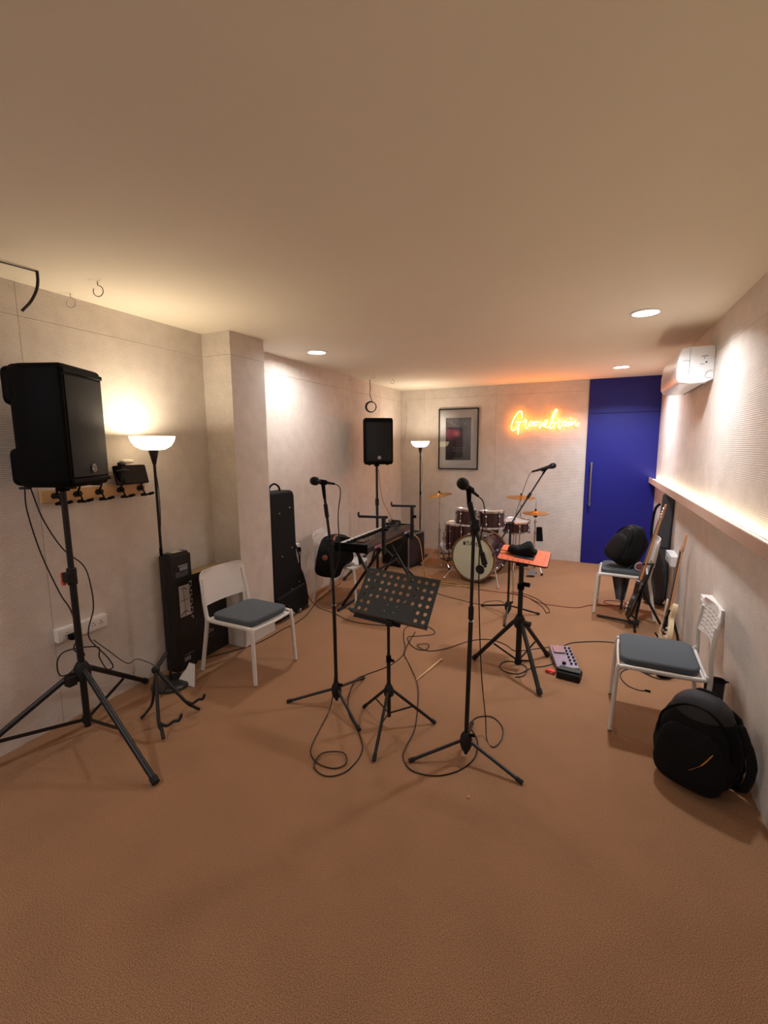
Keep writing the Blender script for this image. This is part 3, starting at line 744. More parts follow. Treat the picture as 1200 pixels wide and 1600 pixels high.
# ------------------------------------------------------------------ sockets
def socket_plate(par, M, w=.11, h=.06):
    p = MB().prism(rrect(w, h, .004, 2), -.004, 0, M).build('socket_plate', WHT, par)
    for sx in (-.025, .025):
        s = MB()
        for a, b in ((0, .011), (-.009, -.004), (.009, -.004)): s.cyl(M @ V((sx + a, -.0045, b)), M @ V((sx + a, -.0065, b)), .0036, 8)
        s.build('socket_holes', SOCK, p)
t = thing('power_outlet', 'long white power outlet box low on the left wall behind the near speaker stand', 'outlet', (0, 1.787, .593))
MB().box((.0225, 0, 0), (.045, .32, .085)).build('housing', WHT, t, bevel=.003)
for dy in (-.085, .085): socket_plate(t, frame((.046, dy, 0), (0, 0, 1), (1, 0, 0)))
t = thing('power_plug', 'black power plug in the left wall outlet box', 'plug', (.05, 1.70, .577))
m = MB().box((.026, 0, 0), (.045, .05, .035)); m.cyl((.045, 0, 0), (.075, .0, -.01), .008, 10); m.build('plug_body', BLKP, t, bevel=.006)
t = thing('power_outlet', 'white power outlet box on the left wall beside the slotted chair', 'outlet', (0, 4.13, .63))
MB().box((.03, 0, 0), (.06, .16, .10)).build('housing', WHT, t, bevel=.004); socket_plate(t, frame((.061, .01, 0), (0, 0, 1), (1, 0, 0)), .09, .06)
MB().box((.085, .02, -.005), (.04, .035, .05)).build('plug', BLKP, t, bevel=.006)
t = thing('power_outlet', 'white outlet box on the right wall behind the nearest chair', 'outlet', (W, 3.60, .655))
MB().box((-.035, 0, 0), (.07, .34, .095)).build('housing', WHT, t, bevel=.003)
for dy in (-.08, .08): socket_plate(t, frame((-.0712, dy, 0), (0, 0, 1), (-1, 0, 0)))
t = thing('power_outlet', 'white outlet box on the right wall behind the electric guitar head', 'outlet', (W, 5.28, .62))
MB().box((-.035, 0, 0), (.07, .34, .10)).build('housing', WHT, t, bevel=.003); socket_plate(t, frame((-.0712, 0, 0), (0, 0, 1), (-1, 0, 0)))

# ------------------------------------------------------------------ guitar floor stand by the lamp
t = thing('guitar_stand', 'low empty black guitar stand on the carpet beside the left floor lamp', 'guitar stand', (.52, 1.95, 0))
top = V((.477, 1.95, .315))
k = MB(); k.ball((.477, 1.95, .315), .026, 8); k.tube([(.477, 1.95, .315), (.44, 2.03, .34), (.40, 2.10, .35)], .014, 8, smooth=3); k.build('neck_joint', BLKM, t, world=True)
MB().tube([top, (.45, 1.93, .10), (.43, 1.90, .04), (.419, 1.857, .01)], .009, 8, smooth=4).build('leg', BLK, t, world=True)
l2 = MB().tube([top, (.66, 1.80, .10), (.70, 1.785, .05), (.735, 1.765, .012)], .011, 8, smooth=4).build('leg', BLK, t, world=True)
l3 = MB().tube([top, (.63, 2.03, .09), (.665, 2.06, .045), (.69, 2.09, .012)], .011, 8, smooth=4).build('leg', BLK, t, world=True)
MB().tube([(.675, 1.79, .085), (.715, 1.81, .065), (.745, 1.84, .085), (.765, 1.86, .085), (.775, 1.875, .12)], .009, 8, smooth=5).build('cradle_arm', RUB, l2, world=True)
MB().tube([(.63, 2.03, .09), (.67, 2.05, .07), (.70, 2.08, .09), (.72, 2.095, .09), (.73, 2.105, .12)], .009, 8, smooth=5).build('cradle_arm', RUB, l3, world=True)

# ------------------------------------------------------------------ black wheeled case behind the column
t = thing('gig_case', 'tall black soft instrument case standing behind the left column', 'instrument case', (.075, 3.76, 0))
out = [(-.24, 0), (.33, 0.02), (.355, .10), (.335, .25), (.28, .40), (.20, .52), (.17, .62), (.165, 1.27), (.15, 1.30), (.12, 1.315), (-.24, 1.315)]
Mg = frame((.04, 0, 0), (-.012, 0, 1), (1, 0, 0))     # x->+y
MB().prism(out, -.11, .07, Mg).build('shell', GIGF, t, bevel=.025, seg=3)
MB().tube([Mg @ V(p) for p in [(.325, -.10, .05), (.345, -.10, .12), (.325, -.10, .25), (.27, -.10, .40), (.19, -.10, .53), (.158, -.10, .63), (.155, -.10, 1.26), (.12, -.10, 1.30), (-.2, -.10, 1.30)]], .006, 6).build('zipper', BLKP, t)
MB().prism([(-.22, .03), (.30, .04), (.315, .12), (.29, .24), (.25, .30), (-.22, .26)], -.14, -.10, Mg).build('pocket', GIGF, t, bevel=.015)
MB().tube([Mg @ V(p) for p in [(-.14, -.03, 1.31), (-.13, -.03, 1.36), (-.06, -.03, 1.39), (.01, -.03, 1.36), (.03, -.03, 1.31)]], .010, 8, smooth=5).build('handle', BLKP, t)
s = MB()
for a, b in ((.07, 1.14), (-.10, 1.10), (.08, .72), (-.09, .66), (.18, .33), (.05, .28)): s.ball(Mg @ V((a, -.112, b)), .008, 6)
s.build('studs', SIL, t)
for a in (.02, .14, .30): MB().lathe([(.022, -.012), (.026, -.006), (.026, .006), (.022, .012)], Mg @ V((a, -.125, .03)), (0, 1, 0), 14).build('wheel', mat('castor_grey', '8a8a8c', .4), t)
MB().tube([Mg @ V(p) for p in [(.17, -.06, .80), (.21, -.09, .66), (.235, -.09, .55), (.26, -.07, .43)]], .008, 6, smooth=5).build('side_strap', BLKM, t)

# ------------------------------------------------------------------ keyboard, stand, bag
t = thing('keyboard', 'long dark stage keyboard on a folding stand along the left wall', 'keyboard', (.90, 4.53, .72))
L2 = .63; prof = [(-.205, 0), (.165, 0), (.165, .055), (.13, .085), (-.04, .07), (-.05, .045), (-.205, .045)]
MB().prism(prof, -L2, L2).build('case', mat('keyboard_case', '1a1a1e', .35, noise=.1), t, bevel=.004)
for s_ in (-1, 1): MB().box((-.02, s_ * (L2 + .010), .045), (.375, .02, .088)).build('end_cheek', BLKP, t, bevel=.006)
wk = MB(); bkk = MB(); nk = 52; kw = (2 * L2 - .06) / nk
for k in range(nk):
    y = -L2 + .03 + kw * (k + .5); wk.box((-.128, y, .053), (.15, kw * .93, .018))
    if k % 7 in (0, 1, 3, 4, 5) and k < nk - 1: bkk.box((-.098, y + kw / 2, .066), (.085, kw * .5, .014))
tag(wk.build('white_keys', HEADW, t, smooth=False), kind='stuff'); tag(bkk.build('black_keys', BLKP, t, smooth=False), kind='stuff')
m = MB(); m.box((.166, -.40, .03), (.003, .16, .03)); m.build('rear_sticker', mat('sticker_pink', 'b0788c', .4), t, smooth=False)
m = MB()
for k in range(6): m.box((.1665, .34 + k * .03, .034), (.003, .018, .022)); m.box((.1665, .33 + k * .03, .03 + .012 * (k % 2)), (.003, .012, .006))
m.build('rear_lettering', PRINTW, t, smooth=False)
m = MB().box((.168, -.04, .008), (.004, .58, .008)); m.build('rear_trim', mat('brass_trim', 'c98a3c', .3, metal=.8), t)
m = MB()
for k in range(9): m.box((.05 + .03 * (k % 2), -.2 + .075 * k, .086 - .004 * (k % 2)), (.018, .035, .006))
m.build('control_buttons', PRINTD, t, smooth=False)
m = MB().box((.02, -.45, .083), (.09, .14, .008)); m.build('screen', GLASS_D, t)

t = thing('keyboard_stand', 'black folding keyboard stand with two empty upper support arms', 'keyboard stand', (.93, 4.55, 0))
for yy in (4.18, 4.98):
    MB().tube([(.76, yy, .71), (1.20, yy - .02, .03)], .0165, 8).build('leg', BLK, t, world=True)
    MB().tube([(1.08, yy, .71), (.60, yy + .02, .03)], .0165, 8).build('leg', BLK, t, world=True)
    MB().tube([(.73, yy, .705), (1.12, yy, .705)], .014, 8).build('support_arm', BLK, t, world=True)
MB().tube([(.61, 4.08, .018), (.61, 5.10, .018)], .014, 8).build('foot_bar', BLK, t, world=True)
MB().tube([(1.20, 4.06, .018), (1.20, 5.08, .018)], .014, 8).build('foot_bar', BLK, t, world=True)
MB().tube([(.915, 4.19, .40), (.915, 4.99, .40)], .014, 8).build('cross_bar', BLK, t, world=True)
for yy, zt, ln in ((4.17, 1.045, .26), (4.98, 1.06, .24)):
    MB().box((1.115, yy, (zt + .66) / 2), (.035, .035, zt - .66)).build('upright', BLK, t, world=True, bevel=.004)
    m = MB(); m.bar((1.16, yy, zt), (1.16 - ln - .06, yy - .02, zt - .005), .02, .026, side=(0, 1, 0)); m.box((1.16 - ln - .06, yy - .02, zt + .018), (.014, .028, .045)); m.build('upper_arm', BLK, t, world=True, bevel=.004)
    m = MB(); m.cyl((1.13, yy - .02, zt - .12), (1.17, yy - .02, zt - .12), .018, 10); m.build('knob', BLKP, t, world=True)

t = thing('microphone_cable', 'tangle of black leads and adapters lying on the far end of the keyboard', 'cables', (.93, 4.95, .81))
m = MB()
for k in range(4):
    a = k * 1.7; m.tube([(.06 * cos(a + b * 1.1) * (1 + .2 * sin(b + k)), -.05 + .10 * sin(a + b * 1.1), .008 + .045 * abs(sin(b * 1.3 + k)) + .01 * k) for b in range(8)], .006, 6, smooth=5)
m.build('leads', CAB, t)
m = MB().box((-.03, -.02, .02), (.07, .09, .035)); m.build('adapter', mat('adapter_grey', '8a8580', .4, metal=.4), t, bevel=.004)

# black shoulder bag on the slotted chair
t = thing('shoulder_bag', 'black shoulder bag with tan details slumped on the chair behind the keyboard', 'bag', (.44, 4.34, .445))
m = MB(); m.ball((0, 0, .0), .2, 12, (.95, 1.05, .85), e=.5, M=Matrix.Translation((0, 0, .165)))
for i, v in enumerate(m.v):
    k = v.z / .33; v.x *= 1 - .35 * k; v.y *= 1 - .25 * k
    v.z -= .11 * max(0, min(1, (-v.y - .08) / .05)) * (1 - .5 * k)
    v.y -= .04 * max(0, min(1, (-v.y - .05) / .1))
m.build('body', BAGF, t, angle=80)
m = MB(); m.tube([(.05, -.10, .30), (.10, -.05, .33), (.16, .08, .28), (.20, .16, .12), (.21, .20, -.04)], .014, 8, smooth=6); m.build('strap', BLKM, t)
m = MB().lathe([(.030, 0), (.030, .012), (.02, .016)], (.01, -.235, .13), (.3, -.93, .12), 16); m.build('round_patch', TAN, t)
m = MB(); m.tube([(.06, -.12, .27), (.05, -.10, .31), (.03, -.02, .325), (.04, .06, .31)], .016, 8, smooth=5); m.build('tan_handle', TAN, t)
m = MB(); m.tube([(.17, .06, .25), (.20, .12, .16), (.21, .18, .10)], .014, 8, smooth=5); m.build('tan_strap_end', TAN, t)

# combo amplifier / flight case
t = thing('amplifier', 'black amplifier with silver edge trim behind the far end of the keyboard', 'amplifier', (.50, 6.22, 0), rz=radians(-12))
MB().box((0, 0, .265), (.48, .42, .47)).build('cabinet', mat('tolex', '14100f', .7, bump=.3, bscale=300, noise=.2), t, bevel=.006)
m = MB()
for a in (-1, 1):
    for b in (-1, 1): m.box((a * .235, b * .205, .265), (.018, .018, .476))
m.box((.235, 0, .495), (.018, .42, .018)); m.box((0, -.205, .495), (.48, .018, .018)); m.box((-.235, 0, .495), (.018, .42, .018)); m.box((0, .205, .495), (.48, .018, .018))
m.build('edge_trim', SIL, t, bevel=.002)
MB().box((.241, 0, .25), (.004, .36, .38)).build('side_panel', mat('plum_panel', '2c1b20', .7, noise=.2, scale=60), t)
MB().box((0, -.213, .24), (.42, .006, .36)).build('speaker_cloth', GRL, t)
for a in (-1, 1):
    for b in (-1, 1): MB().lathe([(.022, 0), (.024, .015), (.016, .03)], (a * .2, b * .17, 0), n=12).build('foot', SIL, t)
MB().tube([(-.08, 0, .50), (-.07, 0, .53), (.07, 0, .53), (.08, 0, .50)], .01, 8, smooth=4).build('handle', BLKP, t)

# ------------------------------------------------------------------ drums
def drum(t, name, c, axis, R, h, m_shell, nl, hoop=None, two=True, head=None):
    ax = V(axis).normalized(); c = V(c); x = ax.orthogonal().normalized(); y = ax.cross(x)
    sh = MB().lathe([(R, -h / 2), (R, h / 2)], c, ax, 36).build(name, m_shell, t, world=True)
    for s_ in (-1, 1):
        MB().lathe([(R + .004, s_ * (h / 2 - .012)), (R + .010, s_ * (h / 2 - .010)), (R + .012, s_ * (h / 2 + .012)), (R + .002, s_ * (h / 2 + .014)), (R - .004, s_ * (h / 2 + .006))], c, ax, 36, cap=False).build('hoop', hoop or CHR, sh, world=True)
        MB().lathe([(R - .002, s_ * (h / 2 + .003)), (R - .002, s_ * (h / 2 + .005))], c, ax, 36).build('drum_head', head or HEADW, sh, world=True)
    for k in range(nl):
        lg = MB(); a = 2 * pi * (k + .5) / nl; d = x * cos(a) + y * sin(a)
        lg.cyl(c + d * (R + .012) - ax * h * .46, c + d * (R + .012) + ax * h * .46, .0035, 6)
        for s_ in (-1, 1): lg.ball(c + d * (R + .010) + ax * s_ * h * .25, .013, 5)
        lg.build('lug', CHR, sh, world=True)
    return sh

bc = V((1.72, 5.90, .325)); ba = V((-.22, -.975, 0)).normalized()
t = thing('bass_drum', 'large bass drum with pale front head and two mounted toms, wine red shell', 'drum', (1.72, 5.90, 0))
R = .292
sh = MB().lathe([(R, -.19), (R, .19)], bc, ba, 48).build('shell', SHELL, t, world=True)
for s_ in (-1, 1):
    MB().lathe([(R + .002, s_ * .175), (R + .016, s_ * .178), (R + .016, s_ * .215), (R - .006, s_ * .216), (R - .008, s_ * .20)], bc, ba, 48, cap=False).build('hoop', HOOPW, sh, world=True)
fh = MB().lathe([(R - .004, .200), (R - .004, .204)], bc, ba, 48).build('front_head', HEAD, sh, world=True)
MB().lathe([(R - .004, -.20), (R - .004, -.204)], bc, ba, 48).build('batter_head', HEADW, sh, world=True)
bx = V((0, 0, 1)).cross(ba).normalized()      # screen-right when facing the head
fc = bc + ba * .206
def hp(u, w): return fc + bx * u + V((0, 0, 1)) * w
m = MB().lathe([(.055, 0), (.055, .002)], hp(.105, -.135), ba, 28); m.build('port_hole', BLKM, fh, world=True)
m = MB().torus(hp(.105, -.135) + ba * .002, .055, .004, ba, 28, 6); m.build('port_ring', BLKP, fh, world=True)
zz = V((0, 0, 1))
for k in range(8):
    lg = MB(); a = 2 * pi * (k + .5) / 8; d = bx * cos(a) + zz * sin(a)
    lg.cyl(bc + d * (R + .014) - ba * .17, bc + d * (R + .014) + ba * .17, .004, 6)
    for s_ in (-.09, .09): lg.ball(bc + d * (R + .012) + ba * s_, .016, 6)
    lg.cyl(bc + d * (R + .008) + ba * .20, bc + d * (R + .008) + ba * .222, .010, 8)
    lg.build('lug', CHR, sh, world=True)
Mt = Matrix((bx, zz, ba)).transposed().to_4x4()
me = text_mesh('TAMA', .078, .0006); me.materials.clear(); me.materials.append(BLKM)
o = bpy.data.objects.new('lettering', me); COL.objects.link(o); o.parent = fh; M_ = Mt.copy(); M_.translation = hp(.01, .182) + ba * .0015 - V((1.72, 5.90, 0)); o.matrix_local = M_
m = MB()
for k in range(4): m.bar(hp(-.135 + .009 * k, .158) + ba * .001, hp(-.135 + .009 * k, .205) + ba * .001, .005, .0015, side=bx)
m.bar(hp(-.138, .19) + ba * .001, hp(-.105, .19) + ba * .001, .006, .0015); m.bar(hp(-.138, .17) + ba * .001, hp(-.105, .17) + ba * .001, .006, .0015); m.build('maker_mark', BLKM, fh, world=True)
for s_ in (-1, 1):
    m = MB(); p = bc + bx * s_ * (R - .03) + ba * .12 + V((0, 0, -.10)); e = p + bx * s_ * .12 + ba * .14; e.z = .012
    m.tube([p, e], .006, 8); m.ball(e, .014, 6); m.build('spur', CHR, t, world=True)
post = MB(); post.tube([bc + V((0, 0, R)), bc + V((-.02, 0, R + .30))], .013, 10)
post.tube([bc + V((-.02, 0, R + .22)), (1.60, 5.86, .86)], .008, 8); post.tube([bc + V((-.02, 0, R + .22)), (1.86, 5.90, .86)], .008, 8); post.ball(bc + V((-.02, 0, R + .22)), .025, 8); post.build('tom_mount', CHR, t, world=True)
drum(t, 'small_tom', (1.55, 5.80, .84), (.05, .04, 1), .127, .19, SHELL, 6)
drum(t, 'large_tom', (1.88, 5.84, .82), (-.04, .04, 1), .152, .20, SHELL, 6)

t = thing('floor_tom', 'wine red floor tom on three chrome legs behind the bass drum, left side', 'drum', (1.30, 6.42, 0))
drum(t, 'shell', (1.30, 6.42, .46), (0, .0, 1), .20, .36, SHELL, 8)
for a in (200, 320, 80):
    d = V((cos(radians(a)), sin(radians(a)), 0)); m = MB(); p = V((1.30, 6.42, 0)) + d * .222
    m.tube([p + V((0, 0, .52)), p + V((0, 0, .10)), p + d * .03 + V((0, 0, .01))], .006, 8); m.ball(p + d * .03 + V((0, 0, .013)), .013, 6); m.box(p + V((0, 0, .42)), (.03, .03, .05)); m.build('leg', CHR, t, world=True)

t = thing('snare_drum', 'shallow snare drum on its stand right of the mounted toms', 'drum', (2.10, 6.42, 0))
drum(t, 'shell', (2.10, 6.42, .66), (0, -.08, 1), .178, .14, SHELL, 8)
m = MB(); m.tube([(2.10, 6.42, .10), (2.10, 6.42, .57)], .011, 8); m.build('stand_post', CHR, t, world=True)
for a in (30, 150, 270):
    d = V((cos(radians(a)), sin(radians(a)), 0)); MB().tube([V((2.10, 6.42, .30)) + d * .01, V((2.10, 6.42, .012)) + d * .20], .007, 8).build('leg', CHR, t, world=True)
    MB().tube([V((2.10, 6.42, .56)), V((2.10, 6.42, .575)) + d * .16, V((2.10, 6.42, .605)) + d * .17], .006, 8).build('basket_arm', CHR, t, world=True)

def cymbal(par, c, axis, R):
    cy = MB().lathe([(.008, .022), (R * .12, .020), (R * .20, .008), (R * .5, .003), (R, -.010), (R, -.0115), (R * .5, .001), (R * .2, .0055), (R * .12, .0175), (.008, .0195)], c, axis, 40).build('cymbal', CYM, par, world=True)
    MB().cyl(V(c) + V(axis).normalized() * .02, V(c) + V(axis).normalized() * .05, .013, 10).build('felt_and_nut', BLKM, par, world=True)
def cym_stand(name, label, x, y, z, tilt, R, feet_a, hat=False):
    t = thing(name, label, 'cymbal stand', (x, y, 0))
    MB().tube([(x, y, .03), (x, y, .55)], .0125, 10).build('lower_tube', CHR, t, world=True)
    MB().tube([(x, y, .53), (x, y, z - .12)], .0095, 10).build('middle_tube', CHR, t, world=True)
    MB().tube([(x, y, z - .13), (x, y, z + .04 if not hat else z + .17)], .004 if hat else .006, 8).build('rod', CHR, t, world=True)
    m = MB(); m.cyl((x, y, .52), (x, y, .56), .018, 10); m.cyl((x, y, z - .15), (x, y, z - .11), .016, 10); m.cyl((x, y - .01, z - .13), (x + .03, y - .03, z - .13), .008, 8); m.ball((x, y, z - .05), .015, 6); m.build('clamps', CHR, t, world=True)
    for a in feet_a:
        d = V((cos(radians(a)), sin(radians(a)), 0)); p = V((x, y, 0))
        lg = MB(); lg.bar(p + V((0, 0, .30)) + d * .012, p + d * .27 + V((0, 0, .018)), .018, .006, side=(0, 0, 1)); lg.bar(p + V((0, 0, .11)) + d * .012, p + d * .16 + V((0, 0, .14)), .014, .005, side=(0, 0, 1)); lg = lg.build('leg', CHR, t, world=True)
        MB().ball(p + d * .275 + V((0, 0, .018)), .017, 6).build('foot', RUB, lg, world=True)
    cymbal(t, (x, y, z), tilt, R)
    return t
cym_stand('cymbal_stand', 'chrome stand with thin crash cymbal at the left of the drums', 1.02, 6.35, 1.06, (-.12, -.10, 1), .185, (200, 320, 80))
cym_stand('cymbal_stand', 'chrome stand with orange-lit crash cymbal behind the snare', 2.09, 6.90, 1.01, (.02, -.06, 1), .21, (330, 210, 90))
t = cym_stand('hi_hat_stand', 'chrome hi-hat stand with a pair of cymbals and a black stick bag', 2.33, 6.62, .83, (.0, -.03, 1), .18, (300, 240, 60), hat=True)
cy = MB().lathe([(.008, -.03), (.178, -.016), (.178, -.014), (.008, -.026)], (2.33, 6.62, .83), (0, -.03, 1), 36).build('bottom_cymbal', CYM, t, world=True)
m = MB(); m.prism([(-.04, 0), (.05, 0), (.04, .20), (-.035, .20)], -.02, .02, frame((2.395, 6.60, .43), (-.05, 0, 1), (0, -1, 0))); m.build('stick_bag', BAGF, t, world=True, bevel=.008)
m = MB(); m.cyl((2.33, 6.62, .765), (2.33, 6.62, .805), .026, 14, r2=.02); m.build('seat_cup', BLKM, t, world=True)
m = MB(); m.box((2.34, 6.36, .035), (.10, .26, .012), None); m.box((2.34, 6.47, .02), (.11, .05, .035)); m.build('foot_pedal', SIL, t, world=True, bevel=.003)

t = thing('drum_throne', 'low black round drum stool seat behind the kit', 'stool', (1.60, 6.98, 0))
MB().lathe([(.15, .42), (.165, .435), (.165, .48), (.15, .50), (.0, .505)], n=26).build('seat', BLKM, t)
MB().tube([(0, 0, .10), (0, 0, .43)], .014, 8).build('post', CHR, t)
for a in (30, 150, 270): MB().tube([(.0, 0, .30), (.22 * cos(radians(a)), .22 * sin(radians(a)), .015)], .009, 8).build('leg', CHR, t)

t = thing('microphone_stand', 'short black boom stand lying low beside the bass drum, left', 'microphone stand', (1.05, 6.78, 0))
MB().lathe([(.11, 0), (.11, .012), (.02, .02)], n=24).build('base', BLKM, t); MB().tube([(0, 0, .01), (0, 0, .22)], .009, 8).build('pole', BLK, t); MB().tube([(0, 0, .22), (.13, -.10, .26)], .007, 8).build('boom', BLK, t)

t = thing('plastic_bag', 'crumpled white plastic bag on the carpet behind the left cymbal stand', 'plastic bag', (.90, 7.12, 0))
m = MB(); m.ball((0, 0, .10), .11, 12, (1.3, .8, .9), e=.9)
for v in m.v: 
    k = 1 + .12 * sin(v.x * 60) * cos(v.z * 70 + v.y * 40); v.x *= k; v.y *= k
    v.z = max(.001, v.z * 1.0)
m.build('bag_body', mat('bag_white', 'cfd0dc', .6), t)

# ------------------------------------------------------------------ orange tray on a tripod
t = thing('tray_stand', 'black tripod stand with an orange tray top, right of the nearest microphone', 'tray stand', (2.56, 3.53, 0))
P = (2.56, 3.53)
MB().tube([(P[0], P[1], .05), (P[0], P[1], .46)], .0225, 14).build('lower_pole', BLK, t, world=True)
MB().tube([(P[0], P[1], .44), (P[0], P[1], .855)], .019, 14).build('upper_pole', BLK, t, world=True)
k = MB(); k.lathe([(.026, .345), (.04, .36), (.045, .41), (.033, .435), (.026, .45)], (P[0], P[1], 0), n=16); k.cyl((P[0] + .03, P[1] - .02, .40), (P[0] + .085, P[1] - .035, .40), .02, 12); k.build('hub', BLKM, t, world=True)
k = MB(); k.cyl((P[0], P[1], .66), (P[0], P[1], .70), .027, 14); k.cyl((P[0] + .02, P[1], .70), (P[0] + .065, P[1] - .01, .70), .017, 12); k.build('height_knob', BLKP, t, world=True)
tripod(t, (P[0], P[1], .395), [(2.205, 3.555, 0), (2.757, 3.20, 0), (2.75, 3.86, 0)], .0165, .04, .39)
for f in [(2.205, 3.555, 0), (2.757, 3.20, 0), (2.75, 3.86, 0)]: MB().bar(V((P[0], P[1], .075)), V((P[0], P[1], .395)).lerp(V(f), .55), .014, .005).build('brace', BLK, t, world=True)
MB().cyl((P[0], P[1], .05), (P[0], P[1], .095), .028, 12).build('brace_collar', BLKM, t, world=True)
# tray plate, tipped back and slightly down to the right
lx = V((cos(-.1), 0, sin(-.1))); ly = V((0, cos(.2), sin(.2))); nz = lx.cross(ly).normalized()
Mp = Matrix((lx, ly, nz)).transposed().to_4x4(); Mp.translation = V((2.56, 3.665, .885)) - V((P[0], P[1], 0))
pl = MB(); oo = rrect(.38, .285, .025, 4); n = len(oo)
pl.add([(a, b, 0) for a, b in oo] + [(a, b, .010) for a, b in oo], [tuple(range(n - 1, -1, -1)), tuple(range(n, 2 * n))] + [(i, (i + 1) % n, (i + 1) % n + n, i + n) for i in range(n)])
tp = pl.build('tray', BLKM, t, bevel=.002); tp.matrix_local = Mp
MB().bar((P[0], P[1], .845), (P[0], P[1] + .14, .868), .09, .012, side=(1, 0, 0)).build('mounting_plate', BLKM, t, world=True)
pl = MB(); oo = rrect(.372, .277, .022, 4); pl.add([(a, b, .0102) for a, b in oo] + [(a, b, .0125) for a, b in oo], [tuple(range(n - 1, -1, -1)), tuple(range(n, 2 * n))] + [(i, (i + 1) % n, (i + 1) % n + n, i + n) for i in range(n)])
pl.build('orange_top', ORNG, tp)
m = MB()
for k in range(6): m.box((-.15 + k * .04, -.115, .0128), (.003, .03 + .012 * (k % 2), .0008))
for k in range(5): m.box((.155, -.10 + k * .045, .0128), (.002, .026, .0008))
for k in range(5): m.box((-.14 + k * .035, .115, .0128), (.004, .03, .0008))
m.build('printed_marks', BLKM, tp, smooth=False)
# pouch on the tray
Mw = Matrix.Translation((P[0], P[1], 0)) @ Mp
t = thing('pouch', 'black crumpled pouch lying on the orange tray', 'pouch', M=Mw @ Matrix.Translation((-.03, .01, .0125)))
m = MB(); m.ball((0, 0, .033), .1, 14, (1.12, .60, .33), e=.65)
for v in m.v:
    v.z *= 1 + .55 * max(0, 1 - ((v.x - .02) / .05) ** 2) * (v.z > .03) + .15 * sin(v.x * 45 + v.y * 30) * (v.z > .03); v.x += .02 * (v.z / .06)
m.build('fabric', BAGF, t, angle=80)
m = MB().box((.035, -.055, .006), (.15, .05, .010)); m.build('clear_sleeve', mat('slate_plastic', '3a4a5a', .35), t, bevel=.003)
t = thing('audio_lead', 'short black lead looped over the left edge of the orange tray', 'cable', M=Mw @ Matrix.Translation((-.13, -.02, .016)))
m = MB(); m.tube([(.06, .0, .004), (.0, .02, .006), (-.06, .01, .008), (-.10, -.03, .0), (-.105, -.05, -.03), (-.09, -.06, .0), (-.05, -.04, .006), (.05, -.02, .004)], .0032, 6, smooth=6); m.build('lead', CAB, t)

# ------------------------------------------------------------------ effects unit + expression pedal + red case
t = thing('effects_unit', 'flat grey multi-effects pedalboard with knobs and switches on the carpet', 'effects pedal', (2.885, 3.80, 0), rz=radians(-76))
# local x runs towards the camera side, y to the right
MB().prism([(-.20, .0), (.155, .0), (.155, .035), (-.20, .06)], -.085, .085).build('housing', PEDAL, t, bevel=.004)
m = MB().box((.155, 0, .018), (.012, .17, .034)); m.build('front_edge', BLKM, t, bevel=.003)
MB().box((-.115, -.02, .0545), (.10, .09, .002), Matrix.Rotation(radians(4), 4, 'Y')).build('display', mat('display_pink', '8d7480', .3), t, smooth=False)
for a in (-.15, -.10, -.05, .0, .05, .10):
    for b in (.035, .068):
        z = .06 - (a + .2) / .355 * .025; MB().cyl((a, b, z - .002), (a, b, z + .012), .008, 10).build('switch', BLKP, t)
MB().cyl((.10, -.02, .036), (.10, -.02, .052), .015, 14).build('knob', BLKP, t)
MB().cyl((-.17, -.02, .055), (-.17, -.02, .068), .009, 10).build('knob', SIL, t)
t = thing('expression_pedal', 'black expression pedal in front of the multi-effects unit', 'foot pedal', (2.935, 3.56, 0), rz=radians(-8))
MB().prism(rrect(.17, .055, .018, 4, 0, .028), -.06, .055).build('base', BLKM, t, bevel=.004)
MB().box((0, -.0, .060), (.16, .10, .010), Matrix.Rotation(radians(-10), 4, 'X')).build('treadle', mat('pedal_rubber', '3d4240', .75, bump=.4, bscale=120), t, bevel=.004)
t = thing('earphone_case', 'small red case on the carpet beside the effects pedal', 'case', (2.80, 3.575, 0), rz=radians(-15))
MB().prism(rrect(.075, .026, .012, 4, 0, .014), -.018, .018).build('shell', REDP, t, bevel=.004); MB().box((.012, -.0188, .015), (.02, .001, .01)).build('mark', PRINTW, t)

m = MB(); a, b = V((1.885, 3.035, .0075)), V((1.96, 3.45, .0075)); m.tube([a, a.lerp(b, .06), a.lerp(b, .6), b], [.004, .0045, .0085, .008], 8)
tag(m.build('drumstick', WOOD), 'single wooden drumstick lying on the carpet behind the music stand', 'drumstick')
m = MB(); m.ball((2.53, 2.06, .006), .006, 6)
tag(m.build('crumb', WOOD), 'tiny pale crumb on the carpet in front of the nearest microphone stand', 'crumb')

# ------------------------------------------------------------------ poster, neon sign
t = thing('poster', 'framed dark poster with pink glow, white mat and black frame on the far wall', 'framed poster', (1.005, D, 1.865))
fr = MB(); w, h_ = .66, .98
for s_ in (-1, 1): fr.box((s_ * (w / 2 - .009), -.014, 0), (.018, .028, h_)); fr.box((0, -.014, s_ * (h_ / 2 - .009)), (w, .028, .018))
fr.build('frame', BLK, t, bevel=.001)
MB().box((0, -.008, 0), (w - .03, .008, h_ - .03)).build('mat_board', mat('mat_white', 'f2f0ee', .6), t)
pr = MB().box((0, -.0135, -.0), (.42, .003, .68)).build('print', POSTER, t)
q = MB()
for k, (z, ws) in enumerate(((-.14, (.05, .06, .05, .03)), (-.168, (.03, .05, .04, .03)), (-.196, (.06, .04, .03, .05)), (-.232, (.015, .012, .01)))):
    x = -sum(ws) / 2 - .01 * len(ws) / 2
    for w_ in ws: q.box((x + w_ / 2 + .02, -.0155, z), (w_, .001, .008 if k < 3 else .003)); x += w_ + .011
for k in range(7): q.box((-.17 + k * .055, -.0155, .30 - .03 * (k % 3)), (.02 + .008 * (k % 2), .001, .012 + .006 * (k % 3)))
